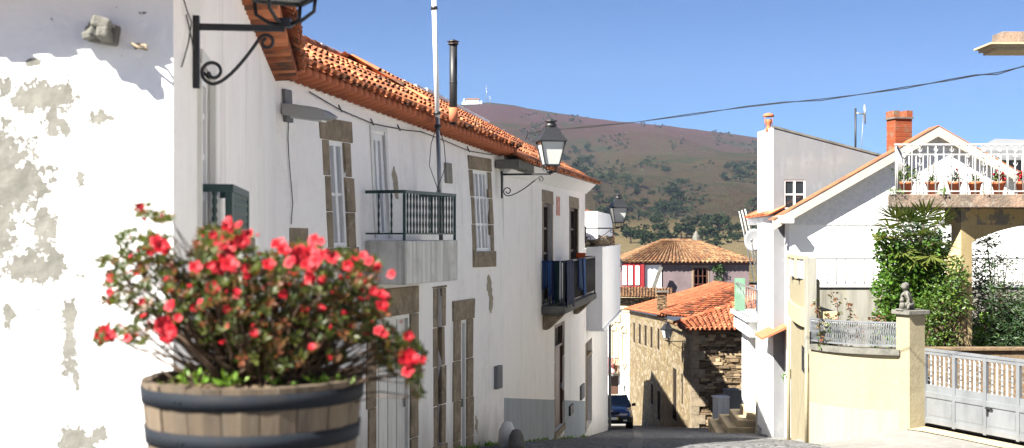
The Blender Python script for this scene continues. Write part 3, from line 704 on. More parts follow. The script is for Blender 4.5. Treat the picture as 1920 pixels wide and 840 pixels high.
def bk(w,u,z,dd): q=w.p0+w.t*u-w.n*dd; return Vector((q.x,q.y,z))
for u,rz in ((UB0,rz0),(wB.L,rz1)): mb.poly([wB.P(u,zB(u)),bk(wB,u,rz,3.2),bk(wB,u,zB(u),6.4)],.5)
mb.build('wall',M['plaster'],tB)
gB=random.Random(11)
surround(wB,oA[0],oA[1],oA[2],oA[3],tB,.20,.30,sill=.20,g=gB); window(wB,oA[0],oA[1],oA[2],oA[3],tB,M['white_paint'],M['glass_pale'],-.06,2,2,.07,.04)
window(wB,oD[0],oD[1],oD[2],oD[3],tB,M['white_paint'],M['glass_pale'],-.06,2,1,.09,.05,name='balcony_door')
mb=MB(); wB.box(mb,oD[0]-.08,oD[0],oD[2],oD[3]+.05,-.1,.02); wB.box(mb,oD[1],oD[1]+.08,oD[2],oD[3]+.05,-.1,.02); wB.box(mb,oD[0]-.08,oD[1]+.08,oD[3]+.05,oD[3]+.12,-.1,.025); mb.build('door_surround',M['white_door'],tB)
surround(wB,oW[0],oW[1],oW[2],oW[3],tB,.16,.24,sill=.28,g=gB); window(wB,oW[0],oW[1],oW[2],oW[3],tB,M['white_paint'],M['glass_pale'],-.06,4,3,.06,.04)
surround(wB,d1[0],d1[1],d1[2],d1[3],tB,.26,.42,sill=0,g=gB,nj=4,o=.03); door(wB,d1[0],d1[1],d1[2],d1[3],tB,M['white_door'],M['white_door'],-.05,7)
# narrow stone-framed passage opening
surround(wB,d2[0],d2[1],d2[2],d2[3],tB,.15,.03,sill=.25,g=gB,nj=4,inner=-.1); window(wB,d2[0],d2[1],d2[2],d2[3],tB,M['wood_brown'],M['glass_dark'],-.09,1,3,.05,.04,name='narrow_window')
surround(wB,d3[0],d3[1],d3[2],d3[3],tB,.30,.34,sill=0,g=gB,nj=4,o=.03); door(wB,d3[0],d3[1],d3[2],d3[3],tB,M['white_door'],M['white_paint'],-.05,3)
# bare stone blocks let into the plaster
u0,u1,z0,z1=wB.R(541,577,428,470); mb=MB(); rough_block(mb,wB,u0,u1,z0,z1,-.05,.006,gB,.02); mb.build('bare_stone',M['granite'],tB)
# balcony slab and railing (front corner at px 768, end at px 858)
ua=wB.inv(686,450)[0]; ub=wB.inv(786,450)[0]; zs=wB.inv(690,451)[1]
wst=Wall((wB.p0.x,wB.p0.y),((wB.p0+wB.t*wB.L).x,(wB.p0+wB.t*wB.L).y))
wst.p0=wst.p0
mb=MB(); wst.box(mb,ua-.04,ub+.04,wB.inv(686,533)[1],zs,.002,.64); mb.build('balcony_slab',M['slabpaint'],tB,bevel=.02)
rail_balcony(wst,ua,ub,zs,.70,.60,tB,M['iron_green'],17,foot=.10)
# meter boxes, small plate
for (x0,x1,y0,y1) in ((926,936,687,730),):
    u0,u1,z0,z1=wB.R(x0,x1,y0,y1); mb=MB(); wB.box(mb,u0,u1,z0,z1,0,.07); wB.box(mb,u0+.03,u1-.03,z0+.03,z1-.03,.07,.078); mb.build('meter_box',M['cement'],tB,bevel=.01)
u0,u1,z0,z1=wB.R(832,842,305,343); mb=MB(); wB.box(mb,u0,u1,z0,z1,0,.05); mb.build('junction_box',M['cement_light'],tB)
def patch(w,pts,par,mat,o=.004,name='bare_patch'):
    """irregular flake of missing plaster: pts px"""
    mb=MB(); g=random.Random(len(pts)*7); out=[]
    for (a,b),(c,d) in zip(pts,pts[1:]+pts[:1]):
        for k in range(4):
            x=lerp(a,c,k/4)+g.uniform(-1.2,1.2); y=lerp(b,d,k/4)+g.uniform(-2,2); u,z=w.inv(x,y,o); out.append(w.P(u,z,o))
    n=len(out); cen=sum(out,Vector())/n; mb.add(out+[cen],[(i,(i+1)%n,n) for i in range(n)],.5); return mb.build(name,mat,par)
M['bare']=pmat('bare_render',(.34,.30,.22),[((.22,.19,.14),6,(1,1,1),.45,.7,.7)],.9,.4,30)
patch(wB,[(738,308),(742,320),(747,345),(747,372),(741,372),(737,345),(735,325)],tB,M['bare'])
patch(wB,[(916,515),(921,522),(923,550),(925,570),(921,588),(917,580),(918,560),(913,545),(913,525)],tB,M['bare'])
patch(wB,[(892,780),(897,790),(896,812),(891,805)],tB,M['bare'])
# roof
mb=MB(); LB=wB.L
Eu=lambda px,py: wB.inv(px,py,.30)
E0=wB.P(Eu(545,112)[0],Eu(545,112)[1],.30); E1=wB.P(LB+.2,wB.inv(975,279,.3)[1],.30)
Rg0=bk(wB,UB0,rz0+.05,3.2); Rg1=bk(wB,LB+.2,rz1,3.2)
# slight sag of the eave in the middle
tiles(mb,E0,E1,Rg0,Rg1,46,7,.062,5,jit=.8,sag=.03)
mb.build('roof',M['tile'],tB)
mb=MB(); tiles(mb,bk(wB,UB0,zB(0),6.7),bk(wB,LB,zB(LB),6.7),Rg0,Rg1,20,4,.07,8); mb.build('back_roof',M['tile'],tB)
mb=MB(); ridge_tiles(mb,Rg0+Vector((0,0,.02)),Rg1+Vector((0,0,.02)),26,.12); mb.build('ridge',M['tile'],tB)
# eave course: row of tile ends and soffit
mb=MB()
def eave_pt(f,o,dz):
    u=lerp(wB.inv(545,112,.3)[0],LB+.15,f); z=lerp(E0.z,E1.z,f)+.035*math.sin(f*9+2)*0
    return wB.P(u,z+dz,o)
K=40
for i in range(K):
    a=i/K;b=(i+1)/K; mb.quad(eave_pt(a,-.02,-.15),eave_pt(b,-.02,-.15),eave_pt(b,.27,-.035),eave_pt(a,.27,-.035),rng.random())
for i in range(46):
    f=(i+.5)/46; mb.tube([eave_pt(f,.02,-.10),eave_pt(f,.31,-.045)],[.085,.075],8,rnd=rng.random())
mb.build('eave_course',M['terracotta'],tB)
# ---- street light on its arm
u=wB.inv(531,205)[0]
t=thing('street_light',wB.P(u,1.6,0),'flat grey metal street light with shallow hood, mounted under the tiled eave','street light')
zc=wB.inv(531,205)[1]
mb=MB(); pA=wB.P(u,zc,.03); pB=W(632,220,16.1)
d=(pB-pA).normalized(); sd=d.cross(Vector((0,0,1))).normalized()
prof=[(0,.07,.10),(.15,.08,.105),(.55,.085,.11),(.80,.06,.10),(1.0,.008,.03)]
L_=(pB-pA).length; vs=[]
for f,h,wd_ in prof:
    p=pA+d*L_*f; vs += [p-sd*wd_+Vector((0,0,-h)),p+sd*wd_+Vector((0,0,-h)),p+sd*wd_*.8+Vector((0,0,h)),p-sd*wd_*.8+Vector((0,0,h))]
fs=[(3,2,1,0)]
for i in range(4):
    for k in range(4): fs.append((i*4+k,i*4+(k+1)%4,i*4+4+(k+1)%4,i*4+4+k))
fs.append((16,17,18,19)); mb.add(vs,fs); mb.build('housing',M['lampgrey'],t,bevel=.01)
mb=MB(); p0_=pA+d*L_*.15-Vector((0,0,.085)); p1_=pA+d*L_*.75-Vector((0,0,.075)); mb.bar(p0_,p1_,.13,.03); mb.build('diffuser',M['lampglass'],t)
mb=MB(); wB.box(mb,u-.02,u+.16,zc-.16,zc+.26,.004,.05); mb.build('wall_plate',M['cement'],t)
# ---- chimney flue
p=W(850,216,20.6); t=thing('stove_flue',p,'tall black stove pipe with a small cap rising from the orange roof','flue')
k=20.6/F; mb=MB(); mb.tube([p+Vector((0,0,-.15)),p+Vector((.0,0,134*k))],.062,12); mb.tube([p+Vector((0,0,60*k)),p+Vector((0,0,62*k))],.068,12); mb.build('pipe',M['iron_black'],t)
mb=MB(); z=132*k; mb.lathe([(.085,z),(.085,z+.02),(.07,z+.02)],p,12); mb.lathe([(.10,z+.045),(.105,z+.05),(.02,z+.085)],p,12)
for a in range(4): mb.tube([p+Vector((.06*math.cos(a*1.57),.06*math.sin(a*1.57),z)),p+Vector((.07*math.cos(a*1.57),.07*math.sin(a*1.57),z+.05))],.006,4)
mb.build('cap',M['iron_black'],t)
mb=MB(); mb.tube([p+Vector((0,0,-.12)),p+Vector((0,0,.12))],.072,12); mb.build('collar',M['terracotta'],t)
# ---- antenna mast standing on the balcony
um=wB.inv(824,362,.3)[0]; pm=wst.P(ub-.25,zs,.22); 
pm=W(827,451,20.1); pt=W(813,-30,20.1)
t=thing('aerial_pole',pm,'tall slender white pole leaning slightly, standing on the green balcony','pole')
mb=MB(); mb.tube([pm,lerp(pm,pt,.5)],.034,10); mb.build('lower_pole',M['galv'],t)
mb=MB(); mb.tube([lerp(pm,pt,.48),pt],.040,10); mb.build('pole',M['white_paint'],t)
for f in (.44,.49,.90): mb=MB(); mb.tube([lerp(pm,pt,f),lerp(pm,pt,f+.012)],.055,10); mb.build('clamp',M['iron_black'],t)
mb=MB(); c=lerp(pm,pt,.44); g=random.Random(4)
for s_ in (-1,1): mb.tube([c+Vector((.02*s_,-.05,0)),c+Vector((.10*s_,-.05,-.25)),c+Vector((.13*s_,-.05,-.6)),c+Vector((.02*s_,-.05,-.9)),c+Vector((-.04*s_,-.04,-1.1))],.006,4)
mb.build('dangling_lead',M['iron_black'],t)
# ---- telephone cable under the eaves, and dangling cable
mb=MB(); pts=[]
for (x,y) in ((580,172),(640,207),(700,232),(760,244),(790,247),(830,262),(880,283),(920,290),(952,286)):
    u,z=wB.inv(x,y,.04); pts.append(wB.P(u,z,.04))
mb.tube(pts,.008,4)
for (x,y) in ((640,207),(700,232),(750,243),(880,283)):
    u,z=wB.inv(x,y,.04); mb.tube([wB.P(u,z+.08,.0),wB.P(u,z-.02,.045)],.01,4)
tag(mb.build('telephone_cable',M['iron_black']),'thin dark cable sagging along the white wall under the orange eave','cable')
mb=MB(); pts=[]
for (x,y) in ((541,215),(540,260),(542,300),(546,345),(549,380),(546,420)):
    u,z=wB.inv(x,y,.02); pts.append(wB.P(u,z,.02))
mb.tube(pts,.006,4); tag(mb.build('hanging_cable',M['iron_black']),'thin cable hanging straight down the wall below the grey street light','cable')

# ---- house C: third white house with clothes balcony ----------------------------------
wC=pxwall(945,24.0,1097,37.6)
zgC=lambda u: zg(*wC.P(u,0).xy)-.3
zC=lambda u: lerp(wC.inv(945,292)[1],wC.inv(1097,348)[1],u/wC.L)
tC=thing('white_house',(wC.p0.x,wC.p0.y,-4),'white house with blue grey painted base and washing on its iron balcony','house')
w1=wC.R(1019,1034,380,572); w2=wC.R(1069,1083,390,556); dC=wC.R(1041,1057,612,812); 
w2=(w2[0],w2[1],w1[2],w1[3])
mb=MB(); facade(wC,mb,0,wC.L,zgC,zC,[w1,w2,dC],.22,nu=5)
rzc0,rzc1=ridge_line(wC,(975,269),(1095,329),-3.0,0,wC.L)
shell(mb,wC,0,wC.L,zgC,zC,6.0)
for u,rz in ((0,rzc0),(wC.L,rzc1)): mb.poly([wC.P(u,zC(u)),bk(wC,u,rz,3.0),bk(wC,u,zC(u),6.0)],.5)
mb.build('wall',M['plaster'],tC)
gC=random.Random(21)
for ww in (w1,w2):
    mb=MB(); rough_block(mb,wC,ww[0]-.26,ww[1]+.30,ww[3],ww[3]+.30,-.2,.008,gC); mb.build('lintel',M['granite'],tC,bevel=.01)
    mb=MB(); wC.box(mb,ww[1],ww[1]+.26,ww[2],ww[3]-.004,-.21,.004); mb.build('jamb',M['granite'],tC); mb=MB(); wC.box(mb,ww[0]-.22,ww[0],ww[2],ww[3]-.004,-.21,.004); mb.build('jamb',M['granite'],tC)
    window(wC,ww[0],ww[1],ww[2],ww[3],tC,M['wood_brown'],M['glass_dark'],-.12,2,4,.08,.05,name='balcony_door')
surround(wC,dC[0],dC[1],dC[2],dC[3],tC,.14,.02,o=.004,sill=.16,g=gC); door(wC,dC[0],dC[1],dC[2],dC[3],tC,M['wood_brown'],M['wood_red'],-.08,3,transom=.55)
# painted band
M['band']=pmat('blue_grey_paint',(.30,.335,.355),[((.20,.22,.22),1.4,(2,2,.6),.45,.7,.6),((.45,.46,.45),5,(1,1,1),.6,.72,.5)],.85,.2,30)
zb_=lambda u: lerp(wC.inv(945,746)[1],wC.inv(1097,752)[1],u/wC.L)
mb=MB()
for a,b in ((0.003,dC[0]-.15),(dC[1]+.15,wC.L+.003)):
    n_=6; mb=MB()
    for i in range(n_):
        ua_=lerp(a,b,i/n_); ub_=lerp(a,b,(i+1)/n_); mb.hexa([wC.P(ua_,zgC(ua_),.006),wC.P(ub_,zgC(ub_),.006),wC.P(ub_,zgC(ub_),-.01),wC.P(ua_,zgC(ua_),-.01),wC.P(ua_,zb_(ua_),.006),wC.P(ub_,zb_(ub_),.006),wC.P(ub_,zb_(ub_),-.01),wC.P(ua_,zb_(ua_),-.01)],.5)
    mb.build('painted_base',M['band'],tC)
# red street plate, meter
u0,u1,z0,z1=wC.R(1043,1049,368,404)
M['redpale']=pmat('faded_red_paint',(.50,.20,.14),[((.62,.55,.5),5,(1,1,1),.5,.62,.7)],.7)
mb=MB(); wC.box(mb,u0,u1,z0,z1,0,.015); mb.build('faded_red_plate',M['redpale'],tC)
u0,u1,z0,z1=wC.R(1087,1093,724,751); mb=MB(); wC.box(mb,u0,u1,z0,z1,0,.06); mb.build('meter_box',M['cement'],tC,bevel=.01)
u0,u1,z0,z1=wC.R(1066,1072,762,780); mb=MB(); wC.box(mb,u0,u1,z0,z1,0,.06); mb.build('letter_box',M['iron_black'],tC,bevel=.01)
# small bolts on the wall near the lamp
# balcony
ua=wC.inv(1016,577)[0]; ub=wC.inv(1081,560)[0]; zs=wC.inv(1018,573)[1]; DP=.50
mb=MB(); wC.box(mb,ua-.1,ub+.1,zs-.16,zs,.002,DP+.05); wC.box(mb,ua-.06,ub+.06,zs-.20,zs-.16,.002,DP); mb.build('balcony_slab',M['stone_grey'],tC,bevel=.03)
for uc in (ua+.1,ub-.75):
    mb=MB()
    mb.hexa([wC.P(uc,zs-.55,.0),wC.P(uc+.45,zs-.55,.0),wC.P(uc+.45,zs-.55,.12),wC.P(uc,zs-.55,.12),wC.P(uc,zs-.20,.0),wC.P(uc+.45,zs-.20,.0),wC.P(uc+.45,zs-.20,DP),wC.P(uc,zs-.20,DP)][:4]+[wC.P(uc,zs-.21,.0),wC.P(uc+.45,zs-.21,.0),wC.P(uc+.45,zs-.21,DP-.03),wC.P(uc,zs-.21,DP-.03)]); mb.build('corbel',M['granite'],tC,bevel=.03)
rail_balcony(wC,ua,ub,zs,1.0,DP,tC,M['iron_black'],34,twist=False,foot=.07,endbars=7,bw=.028)
# washing
def cloth(label,pts,drop,mat,name='garment',cat='clothing',seed=1,grp='washing hung over the balcony rail'):
    """pts: polyline (plan+z) of the top edge; hangs down by drop with folds, thin but solid"""
    g=random.Random(seed); a,b=pts; nx=8; nz=6; d=(b-a); hn=Vector((d.y,-d.x,0)).normalized()
    if hn.dot(-a)<0: hn=-hn
    vs=[]; ph=g.uniform(0,6)
    for side in (0,1):
        for j in range(nz+1):
            for i in range(nx+1):
                f=i/nx; h=j/nz; off=.03+.018*math.sin(f*11+ph)*(.4+h)+.008*math.sin(f*23+h*3)
                shrink=(f-.5)*.10*h
                vs.append(a+d*(f-shrink*.6)+Vector((0,0,-drop*h*(1+.05*math.sin(f*5+ph))))+hn*(off-side*.012))
    n1=(nx+1)*(nz+1); fs=[]
    for j in range(nz):
        for i in range(nx):
            q=j*(nx+1)+i; fs.append((q,q+1,q+nx+2,q+nx+1)); fs.append((n1+q+nx+1,n1+q+nx+2,n1+q+1,n1+q))
    per=[i for i in range(nx)]+[nx+j*(nx+1) for j in range(nz)]+[(nx+1)*(nz+1)-1-i for i in range(nx)]+[(nz-j)*(nx+1) for j in range(nz)]
    for i in range(len(per)): q,q2=per[i],per[(i+1)%len(per)]; fs.append((q2,q,n1+q,n1+q2))
    mb=MB(); mb.add(vs,fs,.5,True); o=mb.build(name,mat); return tag(o,label,cat,grp)
def fab(n_,c,c2=None): return pmat(n_,c,[((c2 or tuple(x*.6 for x in c)),9,(1,1,.4),.45,.7,.6)],.9,.2,60)
fb={'navy':fab('navy_cloth',(.010,.018,.055)),'denim':fab('denim_cloth',(.02,.05,.13)),'dgreen':fab('dark_green_cloth',(.012,.035,.03)),'white':fab('white_cloth',(.70,.71,.72),(.6,.6,.62)),'black':fab('black_cloth',(.012,.013,.018)),'blue':fab('bright_blue_cloth',(.04,.10,.26)),'orange':fab('orange_cloth',(.6,.10,.03))}
zr=zs+1.02
near=[(.03,.16,.62,'denim','folded blue jeans hung at the wall end of the balcony rail'),(.165,.235,.80,'blue','bright blue cloth hung beside the jeans on the balcony rail'),(.245,.33,.95,'navy','long navy trousers hung on the near end of the balcony rail'),
      (.335,.42,.95,'dgreen','very dark green cloth between the navy trousers and the white strip'),(.425,.46,.90,'white','narrow white towel hung on the near end of the balcony rail')]
near=[(a/.52*DP,b/.52*DP,c,m_,l) for a,b,c,m_,l in near]
for i,(a,b,dr,m_,lab) in enumerate(near): cloth(lab,(wC.P(ua-.03,zr,a),wC.P(ua-.03,zr,b),),dr,fb[m_],seed=i+1)
Lf=ub-ua
for i,(a,b,dr,m_,lab) in enumerate([(.00,.20,1.05,'navy','wide navy blue garment hanging below the slab at the rail corner'),(.36,.46,.75,'denim','faded denim shirt hung on the street side of the balcony rail'),(.5,.6,.95,'blue','light blue shirt hanging at the far half of the balcony rail')]):
    cloth(lab,(wC.P(ua+Lf*a,zr,DP+.03),wC.P(ua+Lf*b,zr,DP+.03)),dr,fb[m_],seed=i+11)
cloth('small orange cloth lying over the top of the balcony rail',(wC.P(ub-.9,zr+.10,.1),wC.P(ub-.9,zr+.10,.36)),.16,fb['orange'],seed=33)
# roof C
mb=MB(); E0=wC.P(-.0,wC.inv(950,291,.35)[1]+.02,.35); E1=wC.P(wC.L+.35,wC.inv(1124,347,.35)[1]+.02,.35)
Rc0=bk(wC,0,rzc0+.05,3.0); Rc1=bk(wC,wC.L+.35,rzc1+.05,3.0)
tiles(mb,E0,E1,Rc0,Rc1,46,7,.062,15,jit=.7); mb.build('roof',M['tile'],tC)
mb=MB(); tiles(mb,bk(wC,0,zC(0),6.3),bk(wC,wC.L,zC(wC.L),6.3),Rc0,Rc1,16,4,.07,8); mb.build('back_roof',M['tile'],tC)
# white mortared verge / ridge band seen along the top of both roofs
mb=MB()
for a,b,n_ in ((lerp(Rg0,Rg1,.76),Rg1,10),(lerp(Rc0,Rc1,.22),Rc1,11)):
    mb=MB()
    for i in range(n_):
        p,q=lerp(a,b,i/n_),lerp(a,b,(i+.98)/n_); f_=min(1,(i+1)/4) if n_ in (10,11) else 1; mb.bar(p+Vector((0,0,.09*f_)),q+Vector((0,0,.09*f_)),.16*f_,.08*f_)
    mb.build('mortared_ridge',M['plaster_clean'],tB if n_==10 else tC)

# plaster cornice under eave
mb=MB()
n_=12
for i in range(n_):
    a=lerp(.0,wC.L+.25,i/n_); b=lerp(.0,wC.L+.25,(i+1)/n_); f=lambda u: lerp(E0.z,E1.z,u/wC.L)
    mb.hexa([wC.P(a,f(a)-.30,.004),wC.P(b,f(b)-.30,.004),wC.P(b,f(b)-.30,-.1),wC.P(a,f(a)-.30,-.1),wC.P(a,f(a)-.03,.30),wC.P(b,f(b)-.03,.30),wC.P(b,f(b)-.03,-.1),wC.P(a,f(a)-.03,-.1)],.5)
mb.build('cornice',M['plaster_clean'],tC)
mb=MB(); 
for i in range(6):
    a=i*.32; rough_block(mb,wC,a-.3,a+.0,E0.z-.17,E0.z-.01,-.1,.33,gC); 
mb.build('stone_eave_course',M['stone_grey'],tC)
lantern(wC,wC.inv(939,326)[0]+.02,wC.inv(939,327)[1],.93,'large black iron lantern with frosted glass on the third house, against the hill')
lantern(wC,wC.L-.06,wC.inv(1096,428)[1],.98,'middle black lantern on the far corner of the house with washing')
# tiny bracket bar above lamp
mb=MB(); u,z=wC.inv(953,316,.1); mb.bar(wC.P(u,z,.0),wC.P(u+.0,z+.02,.14),.012); tag(mb.build('wall_spike',M['iron_black']),'short dark iron spike in the white wall just above the large lantern arm','spike')
# overhead wire
mb=MB(); pts=[]; wire=[(985,262,25),(990,250,24.9),(1010,247,24.5),(1040,243,24.2),(1100,238,23.5),(1200,228,22.5),(1300,214,21.5),(1400,200,20.5),(1470,192,20),(1540,187,19.5),(1620,176,18.6),(1700,164,18),(1780,150,17.2),(1830,141,16.6),(1870,138,16),(1920,124,15.4),(1990,112,14.6)]
for k in (0,1):
    q=[]; 
    for i,(x,y,d) in enumerate(wire): q.append(W(x,y,d)+Vector((0,0,(.012*math.sin(i*1.9+k*3.1)))))
    mb.tube(q,.0065,4)
tag(mb.build('overhead_wire',M['iron_black']),'twisted overhead wire crossing the sky from the left roof towards the right edge','wire')
# stone guards at the foot of the wall
for (x,y,r,h,mt,lab) in ((951,818,.15,.52,'plaster','small rounded whitewashed guard stone at the foot of the white wall'),(968,826,.13,.40,'stone_grey','small dark mossy guard stone beside the whitewashed one')):
    u=wC.inv(x-14,800)[0]; p=W(x,y,22.6 if x<960 else 22.2); p.z=zg(p.x,p.y)-.05
    mb=MB(); mb.lathe([(r*1.1,0),(r*1.1,h*.35),(r*.95,h*.7),(r*.55,h*.95),(.01,h)],p,12,True); o=mb.build('guard_stone',M[mt]); tag(o,lab,'stone')

# grass tufts at the foot of the left walls
mb=MB(); g=random.Random(77)
for w_,a_,b_ in ((wB,4,wB.L),(wC,0,wC.L)):
    for k in range(26):
        u=g.uniform(a_,b_); p=w_.P(u,0,.05); p.z=zg(p.x,p.y)
        for _ in range(g.randint(5,16)): leaf(mb,p+Vector((g.uniform(-.06,.06),g.uniform(-.06,.06),0)),rdir(g,.35,1),rdir(g),g.uniform(.05,.13),.02,g)
tag(mb.build('wall_foot_weeds',M['weed'],org=(0,0,0)),kind='stuff')

# ---- house D: narrow white house with projecting bay --------------------------------
wD=pxwall(1097,37.62,1140,48.0)
zgD=lambda u: zg(*wD.P(u,0).xy)-.3
tD=thing('narrow_house',(wD.p0.x,wD.p0.y,-6),'narrow white house with projecting upper bay and rubble on top, beyond the house with washing','house')
zt=wD.inv(1100,463)[1]; zbay=wD.inv(1100,617)[1]
dd=wD.R(1097.5,1110,645,812); 
mb=MB(); facade(wD,mb,-.3,wD.L,zgD,zt-.05,[(.12,dd[1],dd[2],dd[3])],.25); shell(mb,wD,-.3,wD.L,zgD,zt-.05,5.5)
mb.build('wall',M['plaster'],tD)
mb=MB(); wD.box(mb,.55,wD.L-.15,zbay,zt,.003,.47); wD.box(mb,.50,wD.L-.12,zbay-.06,zbay-.003,.003,.52); mb.build('bay',M['plaster_clean'],tD)
mb=MB(); wD.box(mb,.12,.42,dd[2],dd[3]-.003,-.2,.01); wD.box(mb,.12,dd[1],dd[3]-.5,dd[3]-.42,-.2,.012); mb.build('jamb',M['granite'],tD)
mb=MB(); wD.box(mb,.42,dd[1],dd[2],dd[3],-.22,-.15); mb.build('door',M['wood_brown'],tD)
mb=MB(); u=wD.L-.02; mb.tube([wD.P(u,zgD(u)+.3,.07),wD.P(u,zt+.9,.07),wD.P(u-.3,zt+1.05,-.02)],.05,8); mb.build('drainpipe',M['cement'],tD)
mb=MB(); wD.box(mb,2.5,wD.L-.2,zt-.05,zt+1.1,-.9,.18); mb.build('parapet',M['plaster_clean'],tD)
mb=MB(); g=random.Random(6)
for k in range(130):
    u=g.uniform(.6,wD.L-3.3); mb.box(wD.P(u,zt+g.uniform(0,.28),g.uniform(-.5,.40)),(g.uniform(.12,.35),g.uniform(.1,.25),g.uniform(.03,.07)),g.uniform(0,3),g.uniform(-.4,.4),g.uniform(-.4,.4))
o=mb.build('broken_tile_heap',M['slate_stone']); tag(o,'heap of broken tiles and rubble lying on top of the white bay','rubble')
mb=MB(); a=W(1092,398,47); b=W(1152,434,50); tiles(mb,W(1088,412,44),W(1150,436,50),W(1085,388,47.5),W(1130,412,54),9,5,.09,3); mb.build('roof',M['tile'],tD)
mb=MB(); P1=W(1095,441,46); mb.hexa([W(1095,462,45.5),W(1148,462,49.5),W(1148,462,52),W(1095,462,52),W(1095,413,45.5),W(1146,437,49.5),W(1146,437,52),W(1095,413,52)]); mb.build('gable_end',M['cream'],tD)
mb=MB(); mb.hexa([W(1116,441,45.2),W(1152,445,48.9),W(1152,445,49.2),W(1116,441,45.5),W(1117,438.5,45.2),W(1152,441,48.9),W(1152,441,49.2),W(1117,438.5,45.5)]); mb.hexa([W(1136,464,48.9),W(1152,463,48.9),W(1152,463,52),W(1136,464,52),W(1136,440,48.9),W(1152,442,48.9),W(1152,442,52),W(1136,440,52)]); mb.build('orange_fascia',M['terracotta'],tD)
# ---- house E: set back, hidden, carries the far lantern; casts the next street shadow
wE=Wall((3.25,49.2),(4.05,64),side=1)
tE=thing('white_house',(3.2,49.2,-7.5),'white house front set back behind the parked blue car, mostly hidden','house')
zgE=lambda u: zg(*wE.P(u,0).xy)-.3
mb=MB(); facade(wE,mb,0,wE.L,zgE,-3.6,[(2,3,-7,-4.9),(6,7,-7.6,-5.6)],.2); shell(mb,wE,0,wE.L,zgE,-3.6,6,(-.3,-.3))
for u in (0,wE.L): mb.poly([wE.P(u,-3.6),bk(wE,u,-2.4,3),bk(wE,u,-3.6,6)],.5)
mb.build('wall',M['plaster'],tE)
mb=MB(); wE.box(mb,2,3,-7,-4.9,-.2,-.12); mb.build('door',M['wood_brown'],tE)
mb=MB(); wE.box(mb,6,7,-7.6,-5.6,-.2,-.12); mb.build('door',M['wood_red'],tE)
mb=MB(); tiles(mb,wE.P(0,-3.6,.3),wE.P(wE.L,-3.6,.3),bk(wE,0,-2.4,3),bk(wE,wE.L,-2.4,3),40,7,.07,3); tiles(mb,bk(wE,0,-3.6,6.2),bk(wE,wE.L,-3.6,6.2),bk(wE,0,-2.4,3),bk(wE,wE.L,-2.4,3),20,4,.07,3); mb.build('roof',M['tile'],tE)
uL=8.6; zL=W(1160,517,57.7).z
lantern(wE,uL,zL,1.0,'small far black lantern seen between the white drainpipe and the red windows')

